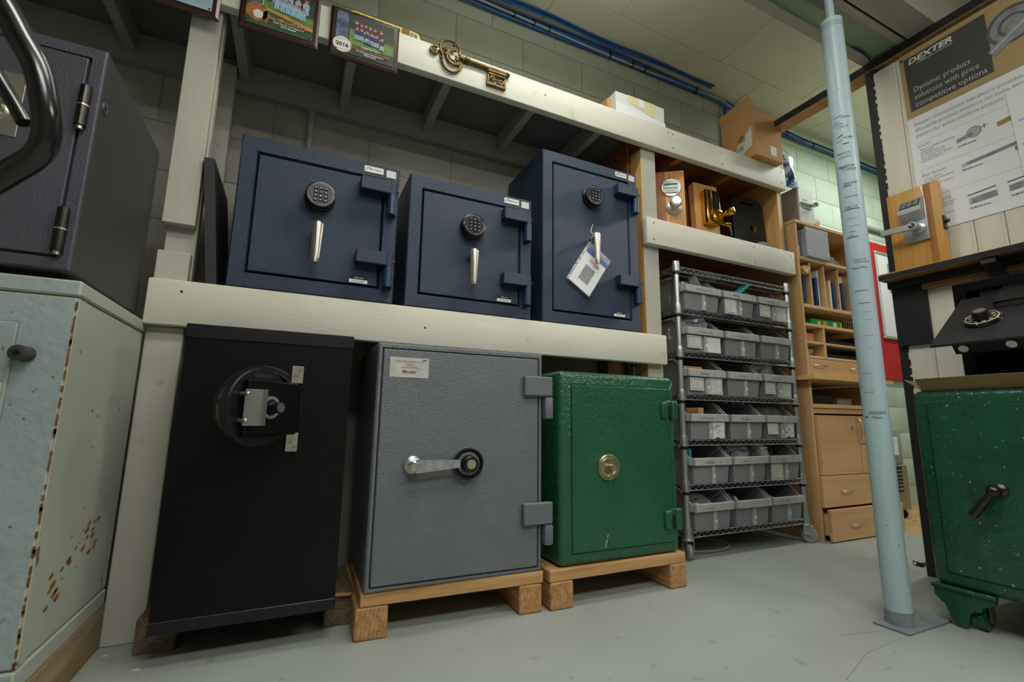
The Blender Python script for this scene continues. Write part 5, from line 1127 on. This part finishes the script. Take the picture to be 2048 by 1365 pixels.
pole_text('Madelinne', -.022, 1.560, .014, 'ink', width=.052); pole_line(-.014, .012, 1.5575, mat='ink'); pole_text('1/14/2018', -.008, 1.545, .013, 'ink', width=.042)
pole_text('Wyatt 05/30', -.010, 1.492, .012, 'ink', width=.042); pole_line(-.010, .014, 1.486, mat='ink', t=.0024)
pole_line(-.01, .03, 1.443); pole_text('Wyatt 1-14', -.014, 1.400, .012, 'ink', width=.038); pole_line(-.015, .031, 1.395, mat='ink', t=.0024)
pole_text('1-2', -.012, 1.293, .013, 'ink', width=.014); pole_line(-.019, .018, 1.289, mat='ink', t=.0024)
pole_line(-.01, .012, 1.31); pole_text('Wyatt 2-16', -.006, 1.200, .011, width=.038); pole_line(-.006, .044, 1.194); pole_text('Wyatt & Mary', -.012, 1.170, .010, width=.045); pole_line(-.012, .028, 1.09); pole_line(-.004, .03, 1.045)
for z, u0, u1 in ((1.013, .004, .03), (.985, .012, .032), (.93, .0, .03), (.885, .004, .024), (.80, -.018, .01), (.735, -.02, .012), (1.36, -.01, .02), (1.33, -.005, .025)): pole_line(u0, u1, z, t=.0008)
pole_text('4/22/2010', -.010, .662, .014, 'ink', width=.048); pole_text('Wyatt', -.002, .647, .013, 'ink', width=.026); pole_line(-.024, -.014, .652, mat='ink', t=.003)

# ================================================================ PARTITION
pw = T('wall_partition', (2.52, .5, 0), kind='structure')
bx('stud', 'black_paint', pw, 2.482, 2.57, 1.105, 1.150, 0, 2.376, bev=.002)
XP = 2.4745
for k in range(12):
    y1 = 1.108-.0925*k; y0 = y1-.0905
    if y0 < .02: break
    bx('plank', 'beadboard', pw, XP, 2.4815, y0, y1, .001, 2.345, bev=.0016)
    B().box(XP-.0012, XP+.002, y0+.004, y0+.010, .002, 2.344, bev=.0008).part('bead', 'beadboard', pw)
b = B(); rr = random.Random(9)
for k in range(60):
    z = .03+k*.0385; b.box(2.4735, 2.4825, 1.1075, 1.1085+.006*rr.random(), z, z+.03*rr.random()+.006)
b.part('chipped_edge', 'beadboard', pw)
bx('core', 'black_paint', pw, 2.482, 2.54, .02, 1.1045, 0, 2.345, bev=0)
B().box(2.481, 2.572, .1, 2.118, 2.3775, 2.4235, bev=.002, mi=0, front=((-1, 0, 0), 1)).part('top_plate', ['lumber', 'black_paint'], pw)
# poster with product print
ps = T('product_poster', (2.474, .60, 1.465), 'tall hardware poster with a tan and charcoal heading, on the beadboard partition', 'poster')
YL = .999
def pq(name, mat, pts, par, lift): return B().prism([(XP-.0032-lift, y, z) for y, z in pts], (.0004, 0, 0)).part(name, mat, par)
sheet = B().box(XP-.0034, XP-.0014, .12, YL, 1.465, 2.347).part('sheet', 'poster_white', ps)
rect = lambda y1, y0, z0, z1: [(y1, z0), (y0, z0), (y0, z1), (y1, z1)]
pq('tan_band', 'tan_print', rect(YL, .12, 2.019, 2.347), sheet, .0004)
pq('charcoal_panel', 'dark_print', [(.980, 2.050), (.697, 2.052), (.697, 2.323), (.983, 2.320)], sheet, .0008)
PX = XP-.0036
def pt_(s_, y, z, size, mat, width=None, **k): return text(sheet, s_, (PX-.001, y, z), RY, FZ, size, mat, width=width, **{'bold': -.012 if size > .012 else 0., **k})
pt_('DEXTER', .968, 2.284, .036, 'white_print', .163, bold=.035, shear=.2)
pt_('COMMERCIAL HARDWARE', .938, 2.2705, .010, 'white_print', .130, bold=.01)
for s_, z, w_ in (('Dynamic product', 2.139, .198), ('solutions with price', 2.101, .222), ('competitive options', 2.063, .243)): pt_(s_, .961, z, .037, 'white_print', w_)
for s_, z, w_ in (('Dexter Commercial Hardware provides', 1.974, .352), ('affordable product solutions for locks, exit', 1.946, .352), ('closers for price sensitive projects', 1.918, .292)): pt_(s_, .977, z, .024, 'grey_print', w_)
for z in (1.888, 1.755, 1.62): pq('rule', 'silver_light', rect(.98, .3, z, z+.0012), sheet, .0006)
for hd, z, ls in (('Locks', 1.865, ('Grade 1 and Grade 2 commercial', 'construction', 'Nonhanded lever trim', 'Most common functions', 'Free building trim designs', 'Key finish options')), ('Exit devices', 1.722, ('Grade 1 devices', 'Rim, mortise and surface', 'vertical rod', 'Variety of trim options')), ('Closers', 1.588, ('Heavy duty door closers', 'Medium and light duty', '', 'Finishes', 'Available from stock'))):
    pt_(hd, .974, z, .022, 'grey_print', .045 if len(hd) < 6 else .085)
    for k, s_ in enumerate(ls):
        if s_: pt_(s_, .968, z-.016-.0115*k, .0085, 'ink', min(.12, .0042*len(s_)))
# printed products
def rod(y0, z0, y1, z1, w_, mat, lift=.0012):
    d = Vector((y1-y0, z1-z0)); n = Vector((-d.y, d.x)).normalized()*w_/2
    return pq('printed_bar', mat, [(y0-n.x, z0-n.y), (y1-n.x, z1-n.y), (y1+n.x, z1+n.y), (y0+n.x, z0+n.y)], sheet, lift)
def pdisc(y, z, r_, mat, lift, rz=None): return pq('printed_disc', mat, [(y+r_*math.cos(2*PI*i/28), z+(rz or r_)*math.sin(2*PI*i/28)) for i in range(28)], sheet, lift)
pdisc(.785, 1.836, .024, 'silver_print', .0010); pdisc(.785, 1.836, .020, 'silver_light', .0014); rod(.790, 1.832, .842, 1.822, .016, 'silver_print', .0018); rod(.762, 1.842, .742, 1.846, .004, 'gold_print'); rod(.752, 1.853, .752, 1.834, .003, 'gold_print')
pt_('C1000 Series', .842, 1.793, .0105, 'ink', .060, bold=.01)
rod(.837, 1.709, .655, 1.722, .014, 'silver_print'); rod(.837, 1.708, .822, 1.709, .016, 'silver_light', .0016); pt_('ED1000 Series', .838, 1.684, .0105, 'ink', .063, bold=.01)
rod(.833, 1.545, .746, 1.548, .026, 'silver_print'); rod(.833, 1.545, .825, 1.545, .024, 'silver_light', .0016); rod(.836, 1.572, .748, 1.578, .004, 'dark_print'); pt_('DCM1000 Series', .833, 1.511, .0105, 'ink', .063, bold=.01)
rod(.712, 1.548, .62, 1.552, .026, 'silver_print'); rod(.715, 1.575, .64, 1.580, .004, 'dark_print'); pt_('DCM100 Series', .710, 1.513, .0105, 'ink', .058, bold=.01)
rod(.715, 1.825, .66, 1.832, .020, 'gold_print'); rod(.678, 1.700, .62, 1.705, .018, 'gold_print', .0016)
pdisc(.625, 2.215, .078, 'silver_dark', .0012); pdisc(.625, 2.215, .066, 'silver_print', .0016); pdisc(.625, 2.212, .045, 'silver_dark', .002); pdisc(.622, 2.210, .036, 'silver_print', .0022); rod(.697, 2.128, .56, 2.215, .036, 'silver_print', .0026); rod(.697, 2.136, .56, 2.224, .008, 'silver_light', .003)
gm = B().lathe((PX-.0012, .990, 2.322), (-1, 0, 0), [(.006, 0), (.0055, .0012), (.003, .0016)], 18).part('grommet', 'chrome', ps); B().lathe((PX-.0030, .990, 2.322), (-1, 0, 0), [(.0035, 0), (.003, .0006)], 14).part('eyelet', 'ink', gm)
s2 = T('price_sheet', (2.47, .5, 1.47), 'plain white sheet overlapping the right side of the hardware poster', 'poster')
sh2 = B().prism([(PX-.0046, .677, 1.945), (PX-.0046, .25, 1.945), (PX-.0046, .25, 1.472), (PX-.0046, .662, 1.472)], (.0008, 0, 0)).part('sheet', 'poster_white', s2)
for k, z in enumerate((1.80, 1.70, 1.585)): text(sh2, ('Satin chrome', 'Bright brass', 'Aged bronze')[k], (PX-.0048, .655, z), RY, FZ, .011, 'ink', width=.06)

# wall shelf under the poster
ws = T('wall_shelf', (2.42, .6, 1.20), 'black-edged wooden wall shelf on a bracket below the poster', 'shelf')
B().box(2.362, XP-.0005, .05, 1.140, 1.2685, 1.2935, bev=.002, mi=0, front=((-1, 0, 0), 1)).part('board', ['shelf_wood', 'black_paint'], ws)
bx('cleat', 'black_wood', ws, 2.425, XP-.0005, .05, 1.138, 1.238, 1.268, bev=.002)
bx('batten', 'shelf_wood', ws, 2.445, XP-.0005, .05, 1.02, 1.212, 1.2375, bev=.002)
B().prism([(2.372, .752, 1.268), (2.472, .752, 1.268), (2.472, .752, 1.185), (2.452, .752, 1.185), (2.366, .752, 1.245)], (0, .042, 0)).part('bracket', 'black_wood', ws)
bx('edge_strip', 'lumber', ws, 2.366, 2.380, .90, 1.136, 1.2938, 1.2985, bev=.001)
bx('backboard', 'black_wood', ws, 2.455, XP-.0005, 1.013, 1.138, .975, 1.2375, bev=.002)
# lock display on the shelf
ld = T('keypad_lever_display', (2.41, 1.0, 1.2937), 'golden oak board with a satin keypad lever lock, standing on the wall shelf', 'lock display')
X0 = 2.398
b = bx('board', 'oak_board', ld, X0, X0+.040, .902, 1.088, 1.2990, 1.662, bev=.005, seg=2)
bx('dark_stripe', 'oak_stripe', b, X0-.0006, X0+.001, .925, .950, 1.3005, 1.658, bev=0)
lk = B().box(X0-.014, X0-.0005, .944, 1.032, 1.411, 1.598, bev=.004, seg=2).part('lock_plate', 'satin', ld)
hs = B().prism([(X0-.014, 1.030, 1.597), (X0-.020, 1.030, 1.600), (X0-.052, 1.030, 1.555), (X0-.052, 1.030, 1.536), (X0-.030, 1.030, 1.512), (X0-.014, 1.030, 1.500)], (0, -.084, 0)).part('keypad_housing', 'satin', lk)
kn = Vector((-.045, 0, .032)).normalized(); kt = Vector((-.032, 0, -.045)).normalized()
def kp(y, s_, l=0): return Vector((X0-.020, y, 1.600))+kt*s_+kn*l
B().prism([kp(1.022, .006, .0003), kp(.954, .006, .0003), kp(.954, .050, .0003), kp(1.022, .050, .0003)], kn*.0008).part('keypad_panel', 'black_plastic', hs)
for r in range(4):
    for c in range(3):
        y = 1.017-.0215*c; s_ = .008+.0105*r
        B().prism([kp(y, s_, .0011), kp(y-.0175, s_, .0011), kp(y-.0175, s_+.0075, .0011), kp(y, s_+.0075, .0011)], kn*.003).part('key', 'satin', hs)
ro = B().lathe((X0-.0142, .975, 1.466), (-1, 0, 0), [(.026, 0), (.026, .010), (.021, .014), (.0155, .016), (.0155, .040), (.017, .041), (.017, .060)], 28).part('rose', 'satin', lk)
B().lathe((X0-.0745, .975, 1.466), (-1, 0, 0), [(.0115, 0), (.0115, .0015), (.006, .002)], 24).part('cylinder', 'chrome', ro)
B().prism([(X0-.058, .985, 1.478), (X0-.058, 1.088, 1.483), (X0-.058, 1.092, 1.478), (X0-.058, 1.092, 1.462), (X0-.058, 1.085, 1.460), (X0-.058, .985, 1.452)], (-.014, 0, 0)).part('lever', 'satin', lk)
B().box(X0+.008, X0+.030, .897, .902, 1.44, 1.50).cyl((X0+.018, .8965, 1.475), (X0+.018, .884, 1.475), .008, n=16).part('latch', 'old_iron', ld)

# ================================================================ OLD GREEN SAFE, TRAY AND HATCH SAFE
os_ = T('old_green_safe', (2.2, .62, 0), 'large glossy green safe flecked with painted glints, on scalloped feet with casters, by the partition', 'safe')
X0, X1, Y0, Y1, Z0, Z1 = 1.965, 2.455, .33, .893, .115, .744
B().box(X0, X1, Y0, Y1, Z0, Z1, bev=.022, seg=4).part('body', 'safe_green_old', os_)
bx('door', 'safe_green_old', os_, X0-.004, X0+.004, .372, .850, .160, .698, bev=.002); bx('door_gap', 'gap_black', os_, X0-.0004, X0+.003, .3702, .8518, .1582, .6998, bev=0)
for ym, s_ in ((.893, 1), (.33, -1)):
    prof = [(.0, .118), (.002, .085), (-.012, .068), (-.024, .060), (-.030, .040), (-.036, .018), (-.050, .003), (-.066, .001), (-.076, .010), (-.080, .030), (-.085, .048), (-.098, .060), (-.112, .062), (-.118, .078), (-.130, .082), (-.146, .092), (-.150, .118)]
    ft = B().prism([(X0-.004, ym+s_*y, z) for y, z in prof], (.022, 0, 0)).part('foot_plate', 'safe_green_old', os_, ang=20)
    B().cyl((X0-.002, ym+s_*.006, .112), (X0-.002, ym-s_*.152, .112), .0085, n=14).part('moulding', 'safe_green_old', ft)
    for x in (X0+.045, X1-.05):
        wh = B().lathe((x, ym-s_*.100, .036), (0, 1, 0), [(.024, -.012), (.0345, -.010), (.0345, .010), (.024, .012)], 26).part('wheel', 'safe_green_old', os_)
        B().cyl((x, ym-s_*.125, .036), (x, ym-s_*.075, .036), .008, n=10).box(x-.012, x+.012, ym-s_*.1-.022, ym-s_*.1-.016, .03, .116).box(x-.012, x+.012, ym-s_*.1+.016, ym-s_*.1+.022, .03, .116).part('fork', 'rust_steel', wh)
hp = B().lathe((X0-.004, .694, .437), (-1, 0, 0), [(.019, 0), (.019, .006), (.010, .012), (.010, .022)], 26).part('handle_rose', 'old_iron', os_)
B().sphere((X0-.036, .698, .434), .0185, 10).part('handle_ball', 'old_iron', hp)
B().cyl((X0-.038, .702, .430), (X0-.046, .752, .356), .0085, .0125, 20).part('handle_lever', 'old_iron', hp)
tr = T('cardboard_tray', (2.2, .55, .7445), 'flattened brown cardboard tray with a turned-up edge on top of the old green safe', 'tray')
B().box(1.985, 2.44, .36, .870, .7445, .7475).part('base', 'cardboard_tray', tr)
B().prism([(1.985, .866, .7455), (1.985, .36, .7455), (1.945, .30, .785), (1.942, .62, .7845), (1.945, .65, .787), (1.946, .868, .784)], (.003, 0, .001)).part('front_flap', 'cardboard_tray', tr)
B().prism([(1.986, .868, .7455), (2.42, .868, .7455), (2.43, .915, .776), (2.02, .905, .772), (1.946, .898, .783)], (0, -.002, .002)).part('side_flap', 'cardboard_tray', tr)
hsf = T('hatch_safe', (2.33, .6, .7478), 'black open-fronted drop safe with a tilted hatch and numbered dial, on the cardboard tray', 'safe')
X0, X1, Y0, Y1, Z0, Z1, tk = 2.20, 2.452, .34, .828, .7478, 1.147, .036
bx('side_wall', 'safe_black', hsf, X0, X1, Y1-tk, Y1, Z0, Z1, bev=.003); bx('side_wall', 'safe_black', hsf, X0, X1, Y0, Y0+tk, Z0, Z1, bev=.003)
bx('top_wall', 'safe_black', hsf, X0, X1, Y0+tk+.0002, Y1-tk-.0002, Z1-tk, Z1, bev=.003); bx('bottom_wall', 'safe_black', hsf, X0, X1, Y0+tk+.0002, Y1-tk-.0002, Z0, Z0+.02, bev=.003)
bx('back_wall', 'safe_black', hsf, X1-.02, X1-.0005, Y0+tk+.0004, Y1-tk-.0004, Z0+.021, Z1-tk-.0005, bev=0)
A_ = Vector((2.200, 0, 1.0855)); Bv = Vector((1.9317, 0, .8927)); dl_ = (Bv-A_).normalized(); hn = Vector((dl_.z, 0, -dl_.x)); hn = hn if hn.z > 0 else -hn
def hq(y, s_, l=0): p = A_+dl_*s_+hn*l; return Vector((p.x, y, p.z))
def hslab(y0, y1, s0, s1, l0, l1): return B().prism([hq(y0, s0, l0), hq(y1, s0, l0), hq(y1, s1, l0), hq(y0, s1, l0)], hn*(l1-l0))
hd_ = hslab(.806, .36, .0, .330, -.009, 0).part('hatch', 'black_paint', hsf, 'scuffed black hatch plate')
b = B().prism([hq(.755, .02, -.0092), hq(.40, .02, -.0092), hq(.40, .318, -.0092), hq(.755, .318, -.0092)], -hn*.040); db = b.part('hatch_body', 'safe_black', hd_)
for y in (.728, .615, .48): B().cyl(hq(y, .310, -.027), hq(y, .325, -.027), .0125, n=22).part('lock_bolt', 'zinc', db)
hslab(.690, .40, -.03, .110, .0003, .022).part('hatch_step', 'safe_black', hd_); hslab(.686, .41, .1105, .1135, .002, .018).part('edge_highlight', 'chrome', hd_)  # thin chrome strip added to stand for the highlight along the step's edge
dc_ = hq(.700, .195, 0.0002)
hdl = B().lathe(dc_, hn, [(.050, 0), (.048, .010), (.042, .0125), (.022, .0125)], 48).part('dial', 'black_gloss', hsf)
B().lathe(dc_+hn*.0127, hn, [(.0425, 0), (.0420, .0010), (.0395, .0012), (.0395, 0)], 48, ring=True).part('dial_scale', 'cream', hdl)
B().lathe(dc_+hn*.0127, hn, [(.0225, 0), (.0215, .016), (.0205, .024), (.017, .0255)], 32).part('dial_knob', 'black_plastic', hdl); B().lathe(dc_+hn*.0383, hn, [(.0155, 0), (.0155, .0008)], 28).part('knob_cap', 'nickel', hdl)
Rv, Uv = Vector((0, -1, 0)), -dl_
for k in range(10):
    an = PI/2-rad(36*k)-rad(196); dirv = Rv*math.cos(an)+Uv*math.sin(an); vs, fs = text_geo(str(k*10), .0095, align='CENTER', bold=.02)
    p0 = dc_+hn*.0132+dirv*.0275; up = dirv; rr_ = up.cross(hn)
    B().add([p0+rr_*v.x+up*v.y for v in vs], fs).part('dial_number', 'cream', hdl)
b = B()
for k in range(50):
    an = 2*PI*k/50; d_ = Rv*math.cos(an)+Uv*math.sin(an); q = d_.cross(hn)*.0005; r0 = .0398; p0, p1 = dc_+hn*.0142+d_*r0, dc_+hn*.0142+d_*.0418; b.prism([p0-q, p1-q, p1+q, p0+q], hn*.0002)
b.part('dial_ticks', 'ink', hdl)
b = B()
for an in (rad(-92), rad(-20), rad(165)):
    d_ = Rv*math.cos(an)+Uv*math.sin(an); q = d_.cross(hn)*.0011; p0, p1 = dc_+hn*.0128+d_*.043, dc_+hn*.0112+d_*.0485; b.prism([p0-q, p1-q, p1+q, p0+q], hn*.0008)
b.part('dial_index', 'white_print', hdl)
la = B().prism([(2.215, .76, 1.108), (2.30, .76, 1.108), (2.30, .76, 1.04), (2.235, .76, 1.045)], (0, -.06, 0)).part('hinge_arm', 'safe_blue', hsf)
B().cyl((2.205, .70, 1.085), (2.205, .60, 1.085), .017, n=20).part('hinge_barrel', 'safe_black', la)
# tangle of black wire on the floor
b = B(); rr = random.Random(12)
for k in range(7):
    P = [(2.624+rr.uniform(-.025, .025), 1.233+rr.uniform(-.02, .02), .0022+rr.random()*.02) for _ in range(4)]; P[0] = (*P[0][:2], .0022); P[-1] = (*P[-1][:2], .0022); b.tube(smooth(P, 4), .0018, 5)
b.top('wire_scrap', 'ink', (2.624, 1.233, 0), 'small tangle of black wire on the floor beside the partition end', 'wire')
for x, y, s_, lb in ((-.30, 1.545, .009, 'white paint flake on the floor near the left timber block'), (-.395, 1.66, .006, 'small pale chip on the floor by the post'),):
    B().prism([(x-s_, y-s_*.4, .0002), (x+s_*.7, y-s_*.6, .0002), (x+s_*1.1, y+s_*.3, .0002), (x-s_*.2, y+s_*.6, .0002), (x-s_*1.1, y+s_*.2, .0002)], (0, 0, .0012)).top('paint_flake', 'white_card', (x, y, 0), lb, 'debris')
